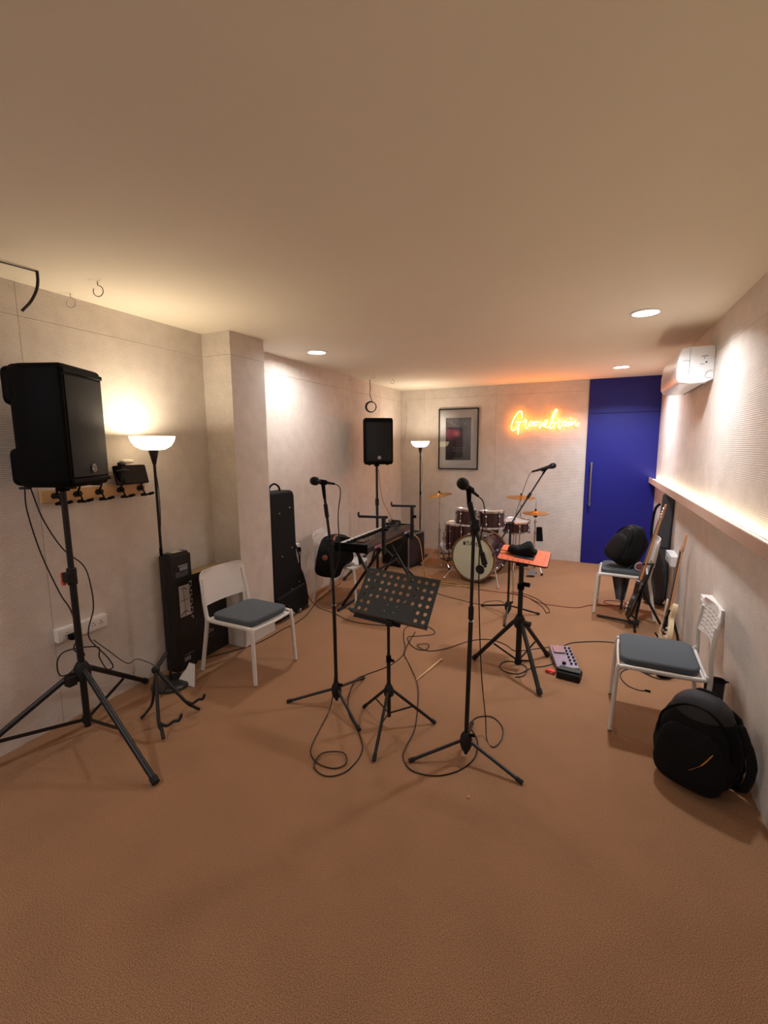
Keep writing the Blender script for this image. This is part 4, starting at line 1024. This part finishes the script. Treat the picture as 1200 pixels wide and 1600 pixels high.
q.build('print_lettering', mat('faint_print', '9c9296', .5), pr, smooth=False)
m = bpy.data.materials.new('picture_glass'); m.use_nodes = True; nt = m.node_tree; nt.nodes.remove(nt.nodes['Principled BSDF'])
tb = nt.nodes.new('ShaderNodeBsdfTransparent'); gb = nt.nodes.new('ShaderNodeBsdfGlossy'); gb.inputs['Roughness'].default_value = .03; fz = nt.nodes.new('ShaderNodeFresnel'); fz.inputs['IOR'].default_value = 1.45; mx = nt.nodes.new('ShaderNodeMixShader')
nt.links.new(fz.outputs[0], mx.inputs[0]); nt.links.new(tb.outputs[0], mx.inputs[1]); nt.links.new(gb.outputs[0], mx.inputs[2]); nt.links.new(mx.outputs[0], nt.nodes['Material Output'].inputs[0])
MB().box((0, -.0195, 0), (w - .034, .002, h_ - .034)).build('glass', m, t, smooth=False)

WRD = [(2.024, 2.105), (2.058, 2.142), (2.069, 2.117), (2.054, 2.057), (2.071, 2.013), (2.092, 2.03), (2.116, 2.087), (2.142, 2.115), (2.163, 2.091), (2.15, 2.05), (2.124, 2.053), (2.12, 2.092), (2.145, 2.115), (2.186, 2.095), (2.21, 2.113), (2.233, 2.089), (2.218, 2.048), (2.192, 2.054), (2.191, 2.09), (2.215, 2.112), (2.26, 2.098), (2.26, 2.052), (2.266, 2.013), (2.287, 2.051), (2.305, 2.087), (2.317, 2.04), (2.346, 2.055), (2.373, 2.1), (2.363, 2.126), (2.341, 2.109), (2.331, 2.061), (2.352, 2.024), (2.386, 2.024), (2.418, 2.079), (2.463, 2.178), (2.498, 2.263), (2.478, 2.273), (2.451, 2.219), (2.43, 2.139), (2.41, 2.048), (2.412, 2.006), (2.445, 2.017), (2.473, 2.057), (2.462, 2.088), (2.433, 2.073)]
RAIN = [(2.472, 2.067), (2.5, 2.087), (2.528, 2.126), (2.547, 2.11), (2.531, 2.055), (2.543, 2.0), (2.566, 2.024), (2.591, 2.089), (2.629, 2.095), (2.6, 2.102), (2.578, 2.064), (2.589, 2.034), (2.612, 2.048), (2.636, 2.098), (2.629, 2.048), (2.646, 2.032), (2.672, 2.097), (2.664, 2.052), (2.679, 2.032), (2.705, 2.096), (2.712, 2.041), (2.738, 2.09), (2.757, 2.089), (2.759, 2.045), (2.783, 2.034), (2.809, 2.073)]
GG = [(1.998, 2.168), (2.004, 2.225), (1.987, 2.272), (1.957, 2.262), (1.912, 2.212), (1.873, 2.135), (1.85, 2.052), (1.857, 1.994), (1.889, 1.988), (1.924, 2.019), (1.953, 2.07), (1.97, 2.109)]
t = thing('neon_sign', 'orange cursive neon sign reading Groovebrain on the far wall', 'neon sign', (2.33, D - .04, 2.1))
for nm, pts in (('letter_tube', GG), ('letter_tube', [(1.91, 2.113), (2.013, 2.11)]), ('letter_tube', [(1.972, 2.109), (1.96, 2.028), (1.951, 1.924)]), ('letter_tube', WRD), ('letter_tube', RAIN), ('letter_tube', [(2.684, 2.145), (2.692, 2.152)])):
    k_ = 5 if len(pts) > 2 else 0
    lt = MB().tube([(x, D - .044, z) for x, z in pts], .0062, 8, smooth=k_).build(nm, NEON, t, world=True)
    MB().tube([(x, D - .036, z) for x, z in pts], .0068, 8, smooth=k_).build('tube_jacket', WHT, lt, world=True)
m = MB()
for x, z in ((1.90, 2.06), (2.20, 2.10), (2.45, 2.10), (2.74, 2.08)): m.cyl((x, D, z), (x, D - .035, z), .006, 8)
m.build('standoffs', CHR, t, world=True)

# ------------------------------------------------------------------ air conditioner
t = thing('air_conditioner', 'white split air conditioner high on the right wall', 'air conditioner', (W, 4.85, 2.36))
pf = [(0, .145), (-.18, .145), (-.228, .135), (-.244, .02), (-.242, -.09), (-.222, -.125), (-.16, -.138), (-.06, -.135), (0, -.11)]
def acsec(mb, y0, y1, pf_=pf): return mb.prism(pf_, y0, y1)
acsec(MB(), -.47, .47).build('body', ACW, t, bevel=.004)
acsec(MB(), -.492, -.471, [(x * .985, z * .985) for x, z in pf]).build('end_cap', ACW, t, bevel=.004)
acsec(MB(), .471, .492, [(x * .985, z * .985) for x, z in pf]).build('end_cap', ACW, t, bevel=.004)
m = MB(); m.prism([(-.150, -.137), (-.148, -.1355), (-.062, -.1355), (-.064, -.1385)], -.44, .44); m.build('louver', ACW, t)
m = MB(); m.box((-.055, 0, -.1365), (.008, .84, .003)); m.build('outlet_slot', BLKM, t, smooth=False)
m = MB(); m.box((-.158, 0, -.1362), (.004, .84, .003)); m.build('louver_seam', PRINT, t, smooth=False)
m = MB(); m.box((-.165, -.4935, 0.0), (.002, .002, .26)); m.box((-.19, -.4935, .04), (.045, .002, .003)); m.build('cap_seams', PRINT, t, smooth=False)
m = MB(); m.tube([(-.01, -.494, -.045), (-.04, -.494, -.048), (-.055, -.494, -.07), (-.05, -.494, -.095), (-.01, -.494, -.10)], .0015, 5, smooth=4); m.build('pipe_knockout', PRINT, t)
m = MB(); m.box((-.075, -.494, .065), (.03, .0015, .004)); m.box((-.07, -.494, .052), (.004, .0015, .012)); m.box((-.055, -.494, .02), (.012, .0015, .012)); m.box((-.08, -.494, .008), (.03, .0015, .003)); m.box((-.055, -.494, .068), (.02, .0015, .004)); m.build('icons', PRINTD, t, smooth=False)

# ------------------------------------------------------------------ ceiling hooks, coiled cable
def wire_hook(x, y, label, r=.018, tilt=0.):
    t = thing('ceiling_hook', label, 'wire hook', (x, y, H), group='wire loops in the ceiling')
    m = MB(); pts = [(-.03, .0, -.004), (0, 0, -.012), (.012, 0, -.022)]
    m.tube([(0, 0, 0), (0, 0, -.02)] + [(r * sin(a) + 0, r * .3 * sin(a), -.02 - r + r * cos(a)) for a in [k * pi / 6 for k in range(0, 11)]], .0022, 6)
    m.build('wire', SIL if tilt else BLKM, t); return t
wire_hook(.41, 1.835, 'dark wire loop in the ceiling right of the hanging black cable', .03)
wire_hook(.06, 1.9, 'thin wire loop at the top of the left wall above the near loudspeaker', .03, 1)
wire_hook(.06, 5.46, 'wire loop by the left wall, left of the coiled cable', .026, 1)
wire_hook(.396, 5.46, 'wire loop in the ceiling just right of the coiled cable', .022, 1)
wire_hook(.44, 5.98, 'rightmost small wire loop in the ceiling near the far left corner', .026)
t = thing('hanging_cable', 'black cable dropping from the ceiling at the left edge to the wall', 'cable', (.28, 1.595, H))
MB().tube([(-.03, -.17, -.004), (0, 0, -.005)], .003, 6).build('surface_wire', CAB, t)
MB().tube([(0, 0, 0), (-.002, 0, -.05), (-.006, -.01, -.10), (-.02, -.035, -.16), (-.045, -.07, -.215)], .0075, 8, smooth=5).build('cable', CAB, t)
t = thing('coiled_cable', 'black coiled cable hanging from the ceiling above the far loudspeaker', 'cable', (.11, 5.947, H))
m = MB(); m.tube([(0, 0, 0), (.005, 0, -.10), (0, 0, -.20), (.03, 0, -.30)], .005, 6, smooth=4); m.build('drop', CAB, t)
m = MB()
for k in range(3): m.torus((.01 + .003 * k, .006 * k, -.375), .075 - .003 * k, .006, (.35, -.9, .05), 26, 6)
m.build('coil', CAB, t)

# ------------------------------------------------------------------ guitars and cases at the right wall
def guitar(name, label, M, body_m, bass=False, neck_side=ROSE):
    t = thing(name, label, 'guitar', M=M)
    sc = 1.1 if bass else 1.
    bo = [(0, .02), (.09, .0), (.155, .04), (.17, .12), (.14, .20), (.115, .25), (.14, .31), (.15, .37), (.12, .40), (.07, .36), (.03, .34), (-.03, .34), (-.08, .38), (-.13, .44), (-.155, .40), (-.14, .31), (-.118, .25), (-.14, .18), (-.165, .11), (-.15, .04), (-.09, .005)]
    P_ = catmull([(x, 0, z) for x, z in bo] + [(bo[0][0], 0, bo[0][1])], 3)[:-1]
    MB().prism([(p.x * sc * .95, p.z * sc) for p in P_], -.022, .022).build('body', body_m, t, bevel=.006)
    pg = MB().prism([(-.06, .10), (.08, .06), (.11, .15), (.06, .26), (.09, .33), (-.03, .33), (-.05, .22)], -.0255, -.0225); pg.build('pickguard', BLKP if not bass else mat('pickguard_dark', '241a18', .3), t)
    nl = .62 * sc + (.08 if bass else 0); z0 = .30 * sc; z1 = z0 + nl
    MB().add([(-.029, -.022, z0), (.029, -.022, z0), (.022, -.022, z1), (-.022, -.022, z1), (-.026, .004, z0), (.026, .004, z0), (.019, -.004, z1), (-.019, -.004, z1)], [(0, 1, 2, 3), (7, 6, 5, 4), (0, 4, 5, 1), (1, 5, 6, 2), (2, 6, 7, 3), (3, 7, 4, 0)]).build('neck', MAPLE, t, bevel=.006)
    fb = MB().add([(-.029, -.028, z0 - .05), (.029, -.028, z0 - .05), (.022, -.028, z1), (-.022, -.028, z1), (-.029, -.022, z0 - .05), (.029, -.022, z0 - .05), (.022, -.022, z1), (-.022, -.022, z1)], [(0, 1, 2, 3), (7, 6, 5, 4), (0, 4, 5, 1), (1, 5, 6, 2), (2, 6, 7, 3), (3, 7, 4, 0)]).build('fingerboard', neck_side, t)
    fr = MB(); s0 = z1 - (.08 * sc); L_ = nl * 1.45
    for k in range(1, 20):
        z = z1 - L_ * (1 - 2 ** (-k / 12)); 
        if z > z0 - .04: fr.box((0, -.0285, z), (.046, .003, .0025))
    fr.build('frets', SIL, fb)
    hd = MB().prism([(-.022, z1), (.022, z1), (.032, z1 + .03), (.04, z1 + .12), (.035, z1 + .17), (.0, z1 + .185), (-.03, z1 + .15), (-.028, z1 + .04)], -.016, -.002).build('headstock', MAPLE, t, bevel=.003)
    for k in range(4 if bass else 6):
        z = z1 + .04 + k * (.032 if bass else .021)
        m = MB(); m.cyl((-.030, -.009, z), (-.048, -.009, z), .003, 6); m.box((-.056, -.009, z), (.016 if not bass else .024, .004, .012 if not bass else .02)); m.cyl((-.015, -.016, z), (-.015, -.028, z), .004, 8); m.build('tuning_peg', CHR, hd)
    br = MB().box((0, -.03, .115), (.075, .014, .03)); br.build('bridge', CHR, t, bevel=.003)
    for z in (.17, .25): MB().box((0, -.029, z * sc), (.07, .012, .022)).build('pickup', BLKP, t, bevel=.003)
    s = MB(); ns = 4 if bass else 6
    for k in range(ns):
        u = (k - (ns - 1) / 2) / ns; s.tube([(u * .06, -.037, .115), (u * .038, -.031, z1 + .02)], .0009, 4)
    s.build('strings', SIL, t)
    for k in range(3): MB().cyl((.09 + .015 * k, -.022, .07 + .04 * k), (.09 + .015 * k, -.04, .07 + .04 * k), .009, 10).build('control_knob', CHR, t)
    return t
# bass guitar leaning in its stand
gb, gh = V((3.42, 4.87, .10)), V((3.655, 4.97, 1.12))
guitar('bass_guitar', 'dark bass guitar leaning in a stand in front of the far chair, seen edge-on', frame(gb, gh - gb, (-.95, .30, .1)) @ Matrix.Scale(.885, 4), DKBODY, bass=True)
t = thing('guitar_stand', 'black guitar stand holding the dark bass guitar', 'guitar stand', (3.43, 4.9, 0))
MB().tube([(3.14, 5.02, .015), (3.34, 4.93, .03), (3.50, 4.86, .03)], .013, 8, smooth=4).build('leg', BLK, t, world=True)
MB().tube([(3.46, 4.70, .012), (3.47, 4.88, .04), (3.52, 4.95, .35)], .012, 8, smooth=4).build('leg', BLK, t, world=True)
MB().tube([(3.70, 5.02, .012), (3.60, 4.98, .20), (3.52, 4.95, .36)], .012, 8, smooth=4).build('leg', BLK, t, world=True)
MB().tube([(3.52, 4.95, .34), (3.60, 4.99, .62)], .011, 8).build('upright', BLK, t, world=True)
MB().tube([(3.38, 4.82, .14), (3.42, 4.80, .08), (3.50, 4.86, .06), (3.44, 4.97, .08), (3.38, 4.99, .14)], .009, 8, smooth=4).build('cradle', RUB, t, world=True)
MB().tube([(3.60, 4.99, .60), (3.56, 4.93, .62), (3.50, 4.90, .62)], .009, 8, smooth=4).build('neck_yoke', RUB, t, world=True)
# electric guitar
gb, gh = V((3.64, 4.32, .09)), V((3.785, 4.60, .97))
guitar('electric_guitar', 'cream bodied electric guitar standing behind the nearest chair at the right wall', frame(gb, gh - gb, (-.98, -.06, .15)) @ Matrix.Scale(.86, 4), CREAM)
t = thing('guitar_stand', 'low black guitar stand under the cream electric guitar', 'guitar stand', (3.65, 4.35, 0))
MB().tube([(3.44, 4.42, .012), (3.60, 4.35, .05), (3.70, 4.42, .30)], .011, 8, smooth=4).build('leg', BLK, t, world=True)
MB().tube([(3.62, 4.12, .012), (3.66, 4.26, .05), (3.70, 4.42, .30)], .011, 8, smooth=4).build('leg', BLK, t, world=True)
MB().tube([(3.79, 4.60, .012), (3.76, 4.50, .12), (3.70, 4.42, .30)], .011, 8, smooth=4).build('leg', BLK, t, world=True)
MB().tube([(3.58, 4.20, .12), (3.60, 4.20, .065), (3.68, 4.28, .06), (3.63, 4.45, .065), (3.59, 4.46, .12)], .008, 8, smooth=4).build('cradle', RUB, t, world=True)

# grey guitar case in the corner behind
t = thing('gig_bag', 'tall charcoal guitar bag standing against the right wall under the ledge', 'instrument case', M=frame((3.725, 5.72, .015), (.055, -.03, 1), (-.35, -.93, 0)))
bo = [(-.14, 0), (.10, 0), (.125, .08), (.12, .30), (.095, .45), (.085, .62), (.075, .72), (.075, 1.20), (.06, 1.235), (-.06, 1.235), (-.08, 1.20), (-.08, .72), (-.10, .62), (-.12, .45), (-.15, .30), (-.155, .08)]
MB().prism([(x * .8, z) for x, z in bo], -.06, .06).build('shell', GIGG, t, bevel=.022, seg=3)
MB().box((-.0, -.062, .64), (.15, .006, .008)).build('seam', BLKM, t)
MB().prism([(-.09, .06), (.075, .06), (.07, .42), (-.08, .42)], -.085, -.055).build('pocket', GIGG, t, bevel=.012)
MB().tube([(-.085, 0, 1.10), (-.12, -.01, 1.04), (-.13, -.01, .90), (-.12, -.01, .72), (-.09, 0, .64)], .014, 8, smooth=5).build('strap', BAGF, t)
MB().tube([(.055, .0, 1.20), (.085, .0, 1.17), (.085, .0, 1.10), (.07, .0, 1.06)], .008, 8, smooth=4).build('hanging_loop', TAN, t)

# ------------------------------------------------------------------ backpacks
def backpack(label, M, w, h, d, grey_top=True, so=1., e=.6, top=.35):
    t = thing('backpack', label, 'backpack', M=M)
    def shape(mb, c, sx, sy, sz, e=.6, top=.35, lean=0):
        mb.ball((0, 0, 0), 1, 16, (sx, sy, sz), e=e)
        for v in mb.v:
            k = (v.z / sz + 1) / 2; f = 1 - top * max(0, k - .35) ** 1.5 / .65 ** 1.5; v.x *= f; v.y *= (1 - .30 * max(0, k - .3)); v.y += lean * k
            v.x += c[0]; v.y += c[1]; v.z += c[2]
        return mb
    shape(MB(), (0, 0, h / 2), w / 2, d / 2, h / 2, e, top).build('body', BAGF, t, angle=80)
    shape(MB(), (0, -d * .36, h * .36), w * .41, d * .27, h * .33, .55, .2).build('front_pocket', BAGF, t, angle=80)
    m = MB(); m.tube([(-w * .42, -d * .30, h * .45), (-w * .38, -d * .37, h * .70), (-w * .2, -d * .34, h * .86), (0, -d * .32, h * .90), (w * .2, -d * .34, h * .86), (w * .38, -d * .37, h * .70), (w * .42, -d * .30, h * .45)], .006, 6, smooth=6); m.build('zipper', BLKP, t)
    if grey_top:
        tp = shape(MB(), (0, .0, h * .80), w * .36, d * .42, h * .20, .75, .3); tp.build('top_panel', BAGG, t, angle=80)
    m = MB(); m.tube([(-.04, d * .10, h * .93), (-.035, d * .14, h * .99), (.035, d * .14, h * .99), (.04, d * .10, h * .93)], .010, 8, smooth=5); m.build('top_handle', BAGF, t)
    for s_ in (-1, 1):
        m = MB(); m.tube([(s_ * .06, d * .16, h * .88), (s_ * .12, d * .62 * so, h * .74), (s_ * w * .36, d * .72 * so, h * .45), (s_ * w * .44, d * .56 * so, h * .2), (s_ * w * .42, d * .34, h * .06)], [.02, .024, .022, .012, .010], 8, smooth=6); m.build('shoulder_strap', BAGF, t)
    return t
backpack('large black backpack on the carpet at the right wall, nearest the camera', frame((3.572, 2.655, .0), (.05, .02, 1), (-.45, -.89, 0)), .395, .49, .24, so=.8, e=.7, top=.42)
m = MB(); m.tube([(-.0, 0, 0), (.03, -.02, .05), (.055, -.03, .12)], [.001, .006, .002], 6, smooth=5)
for v in m.v: v += V((3.62, 2.55, .22))
bp_ = [o for o in bpy.data.objects if o.name.startswith('backpack')][0]
sp = MB(); sp.tube([(.02, -.155, .14), (.07, -.160, .20), (.105, -.150, .27)], [.001, .0035, .001], 6, smooth=6); sp.build('reflective_piping', mat('gold_piping', 'c98a3c', .3, metal=.5), bp_)
sp = MB(); sp.tube([(.15, .02, .06), (.215, -.02, .10), (.235, -.03, .22), (.20, -.02, .33), (.16, 0, .40)], [.014, .02, .022, .018, .012], 8, smooth=6); sp.build('side_loop', BAGF, bp_)
b2 = backpack('dark rounded backpack lying tilted on the chair near the blue door', frame((3.30, 5.33, .515), (.42, .03, .9), (-.80, -.45, .40)), .34, .44, .22, so=.62)
t = thing('earphone_pouch', 'small pink and black object lying beside the backpack on the far chair', 'pouch', (3.50, 5.16, .485))
m = MB(); m.ball((0, 0, .05), .05, 10, (.6, .4, 1.0), e=.8); m.build('fabric', mat('dusty_pink', '7a3a44', .6), t)
m = MB(); m.torus((0, -.012, .05), .04, .006, (.2, -1, 0), 18, 6); m.build('rim', HEADW, t)
# jacket hanging below far chair
t = thing('hanging_strap', 'grey cloth and strap hanging under the far chair seat', 'cloth', (3.36, 5.20, 0))
m = MB(); grid_panel(m, [k / 6 for k in range(7)], [k / 8 for k in range(9)], lambda i, j: True, lambda u, v, s_: (-.10 + u * (.17 - .09 * v) + .05 * v, .02 * sin(u * 9) - .006 * s_, .41 - .26 * v)); m.build('cloth', mat('slate_cloth', '55555c', .9, noise=.1), t)
m = MB(); m.bar((.02, -.02, .42), (.0, -.04, .06), .022, .004, side=(1, 0, 0)); m.build('strap', BLKM, t)
# dark sleeve between chair and backpack
t = thing('umbrella_case', 'slim dark grey tube bag with open zipped top between nearest chair and backpack', 'bag', (3.735, 3.11, 0))
oo = rrect(.10, .07, .025, 4); n = len(oo); m = MB(); vs = []; L_ = [(0, .9), (.02, 1), (.30, .95), (.37, 1.0), (.375, .92), (.34, .86)]
for h_, sc in L_: vs += [(a * sc, b * sc, h_) for a, b in oo]
fs = [tuple(range(n - 1, -1, -1)), tuple((len(L_) - 1) * n + k for k in range(n))]
for i in range(len(L_) - 1):
    for k in range(n): fs.append((i * n + k, i * n + (k + 1) % n, (i + 1) * n + (k + 1) % n, (i + 1) * n + k))
m.add(vs, fs).build('sleeve', mat('grey_sleeve', '303034', .75, noise=.1), t, angle=60)
m = MB(); m.tube([(a * 1.04, b * 1.04, .375) for a, b in oo], .004, 6, closed=True); m.tube([(-.04, -.03, .38), (0, -.045, .40), (.06, -.03, .385)], .005, 6, smooth=4); m.build('zip_rim', BLKP, t)

# ------------------------------------------------------------------ cables on the floor
def cable(name, label, pts, r=.0035, m=None, z=.0045, smooth=8, cat='cable'):
    P_ = [(p[0], p[1], p[2] if len(p) > 2 else z) for p in pts]
    o = MB().tube(P_, r, 6, smooth=smooth).build(name, m or CAB); return tag(o, label, cat)
cable('microphone_cable', 'black cable from the left microphone, looped on the carpet and running to the effects unit',
      [(1.468, 2.609, 1.51), (1.49, 2.635, 1.49), (1.512, 2.61, 1.44), (1.52, 2.56, 1.30), (1.53, 2.55, 1.05), (1.50, 2.505, .85), (1.515, 2.51, .5), (1.50, 2.50, .2), (1.50, 2.44, .03), (1.544, 2.239), (1.60, 2.05), (1.69, 1.97), (1.80, 1.965), (1.85, 2.02, .01), (1.80, 2.09, .012), (1.72, 2.07, .012), (1.68, 2.02, .012), (1.70, 1.93, .006), (1.80, 1.90), (1.88, 1.98), (1.88, 2.16), (1.76, 2.33), (1.63, 2.46), (1.53, 2.64), (1.47, 2.85, .012), (1.50, 2.972), (1.61, 3.191), (1.629, 3.452), (1.50, 3.75), (1.44, 3.95), (1.50, 4.08), (1.66, 4.05), (1.74, 3.93), (1.62, 3.82), (1.54, 3.76), (1.62, 3.62), (1.72, 3.55), (1.79, 3.58, .01), (1.76, 3.68, .01), (1.68, 3.62, .01), (1.80, 3.56), (1.93, 3.66), (2.089, 3.907), (2.243, 4.004), (2.394, 3.951), (2.49, 3.86), (2.62, 3.95), (2.76, 4.05), (2.82, 3.99)])
cable('microphone_cable', 'black cable curving past the nearest microphone stand towards the music stand',
      [(1.56, 3.9), (1.60, 3.60, .009), (1.64, 3.42, .009), (1.752, 3.253), (1.913, 2.995, .009), (2.006, 2.756), (2.086, 2.478), (2.10, 2.30), (2.12, 2.20), (2.20, 2.125), (2.326, 2.135), (2.43, 2.22), (2.49, 2.36), (2.47, 2.52), (2.40, 2.64), (2.41, 2.75), (2.50, 2.80), (2.58, 2.72), (2.60, 2.60), (2.57, 2.50), (2.52, 2.55), (2.495, 2.62, .10), (2.488, 2.5, .45), (2.475, 2.45, .9), (2.47, 2.46, 1.2), (2.485, 2.50, 1.36), (2.465, 2.545, 1.44), (2.442, 2.517, 1.475)])
cable('microphone_cable', 'thin cable hanging from the raised boom microphone',
      [(2.475, 4.72, 1.495), (2.45, 4.70, 1.46), (2.40, 4.68, 1.30), (2.35, 4.66, 1.10), (2.33, 4.66, .95), (2.32, 4.70, .6), (2.33, 4.74, .2), (2.27, 4.86, .02), (2.15, 5.1), (2.0, 5.02), (1.95, 4.90), (1.72, 4.964), (1.463, 5.053), (1.25, 5.2)], .003)
cable('instrument_cable', 'dark red cable running across the carpet from the drums to the far chair',
      [(1.20, 5.60), (1.344, 5.55), (1.741, 5.44), (2.197, 5.42), (2.40, 5.36), (2.55, 5.22), (2.67, 5.19), (2.933, 5.209), (3.08, 5.36), (3.25, 5.42), (3.40, 5.50), (3.42, 5.62), (3.25, 5.60), (3.22, 5.50), (3.38, 5.44), (3.48, 5.52)], .004, REDC)
cable('instrument_cable', 'black cable pair folded on the carpet behind the orange tray stand',
      [(2.20, 5.50), (2.36, 5.47), (2.522, 5.331), (2.653, 5.089), (2.68, 4.95), (2.655, 4.915), (2.64, 4.95), (2.60, 5.08), (2.50, 5.24), (2.36, 5.40), (2.15, 5.45)], .004)
cable('power_cable', 'cream power cable curving down from the keyboard to the bass drum',
      [(1.08, 5.02, .74), (1.12, 5.22, .60), (1.11, 5.38, .30), (1.10, 5.50, .05), (1.09, 5.60), (1.20, 5.56), (1.38, 5.50), (1.55, 5.48), (1.70, 5.50)], .006, YELC)
cable('power_cable', 'second cream cable lying along the carpet before the bass drum', [(1.05, 5.75), (1.15, 5.62), (1.30, 5.58), (1.45, 5.60), (1.58, 5.56)], .005, YELC)
cable('instrument_cable', 'black cable from the effects unit to the guitars at the right wall',
      [(2.80, 4.0), (2.86, 4.12), (2.936, 4.23), (3.119, 4.338), (3.28, 4.376), (3.30, 4.28), (3.27, 4.2), (3.36, 4.12), (3.52, 4.2)], .004)
cable('instrument_cable', 'black cable looped around the foot of the orange tray stand',
      [(2.81, 3.74), (2.74, 3.66), (2.66, 3.60), (2.58, 3.46), (2.48, 3.45), (2.42, 3.52), (2.45, 3.63), (2.55, 3.64), (2.62, 3.58), (2.62, 3.45), (2.56, 3.39)], .004)
cable('power_cable', 'black cable running along the base of the left column to the soft case',
      [(.10, 2.62), (.16, 2.72), (.24, 2.86), (.33, 3.05), (.36, 3.25), (.36, 3.45), (.385, 3.6), (.36, 3.85), (.28, 4.1), (.20, 4.4), (.12, 5.0)], .004)
cable('power_cable', 'black cable hanging from the outlet by the slotted chair to the carpet',
      [(.105, 4.15, .62), (.12, 4.12, .5), (.14, 4.12, .3), (.22, 4.12, .10), (.35, 4.1, .01), (.6, 4.02), (.85, 3.9), (1.1, 3.9), (1.3, 3.95)], .004)
cable('power_cable', 'black lead with a small plug on the carpet under the nearest right chair',
      [(3.62, 3.98), (3.50, 3.86), (3.40, 3.90), (3.32, 3.84), (3.29, 3.72), (3.33, 3.60), (3.40, 3.555), (3.44, 3.565)], .0035)
cable('power_cable', 'black lead coiled towards the guitars under the nearest right chair',
      [(3.36, 4.0), (3.44, 3.88), (3.54, 3.80), (3.63, 3.83), (3.62, 3.93), (3.50, 3.93), (3.46, 4.06), (3.56, 4.15)], .005)
m = MB(); m.cyl((3.44, 3.565, .008), (3.475, 3.56, .008), .007, 8); tag(m.build('jack_plug', BLKP), 'small black jack plug at the end of the lead under the nearest right chair', 'plug')
t = thing('power_adapter', 'dark power adapter on the carpet under the nearest right chair', 'power adapter', (3.60, 3.86, 0), rz=.5)
MB().box((0, 0, .026), (.11, .06, .05)).build('housing', BLKP, t, bevel=.006); MB().box((-.06, 0, .026), (.02, .02, .015)).build('strain_relief', BLKP, t)
cable('speaker_cable', 'black cable hanging from the near loudspeaker straight down to the outlet',
      [(.12, 1.50, 1.53), (.12, 1.50, 1.40), (.13, 1.54, 1.15), (.16, 1.60, .90), (.18, 1.64, .78), (.20, 1.66, .60), (.15, 1.70, .50), (.13, 1.72, .45), (.10, 1.68, .50), (.11, 1.70, .565)], .004)
cable('speaker_cable', 'black cable from the near loudspeaker bulging around the stand pole',
      [(.14, 1.52, 1.53), (.15, 1.56, 1.35), (.20, 1.62, 1.17), (.28, 1.68, 1.06), (.33, 1.68, .93), (.33, 1.68, .80), (.30, 1.66, .68), (.29, 1.67, .60), (.38, 1.70, .50), (.40, 1.72, .43), (.34, 1.72, .40), (.31, 1.70, .48), (.33, 1.68, .56), (.24, 1.56, .57), (.17, 1.54, .50), (.20, 1.53, .42), (.28, 1.56, .44)], .004)
cable('power_cable', 'thin black lead from the near speaker stand to the left floor lamp',
      [(.30, 1.68, .60), (.34, 1.75, .50), (.30, 1.84, .40), (.26, 1.92, .33), (.22, 2.00, .315), (.20, 2.06, .28), (.24, 2.12, .22), (.30, 2.16, .12), (.36, 2.18, .05), (.40, 2.20, .006)], .003)
cable('speaker_cable', 'thin red-brown cable dropping from the far loudspeaker to the keyboard',
      [(.42, 5.55, 1.45), (.46, 5.50, 1.25), (.55, 5.40, 1.05), (.68, 5.28, .92), (.80, 5.12, .86)], .0035, REDC)
cable('power_cable', 'thin cord hanging in the far left corner beside the floor lamp', [(.10, 7.34, 2.5), (.12, 7.33, 2.2), (.09, 7.34, 1.95), (.06, 7.34, 1.8)], .003, mat('cord_grey', '9a8c80', .6))
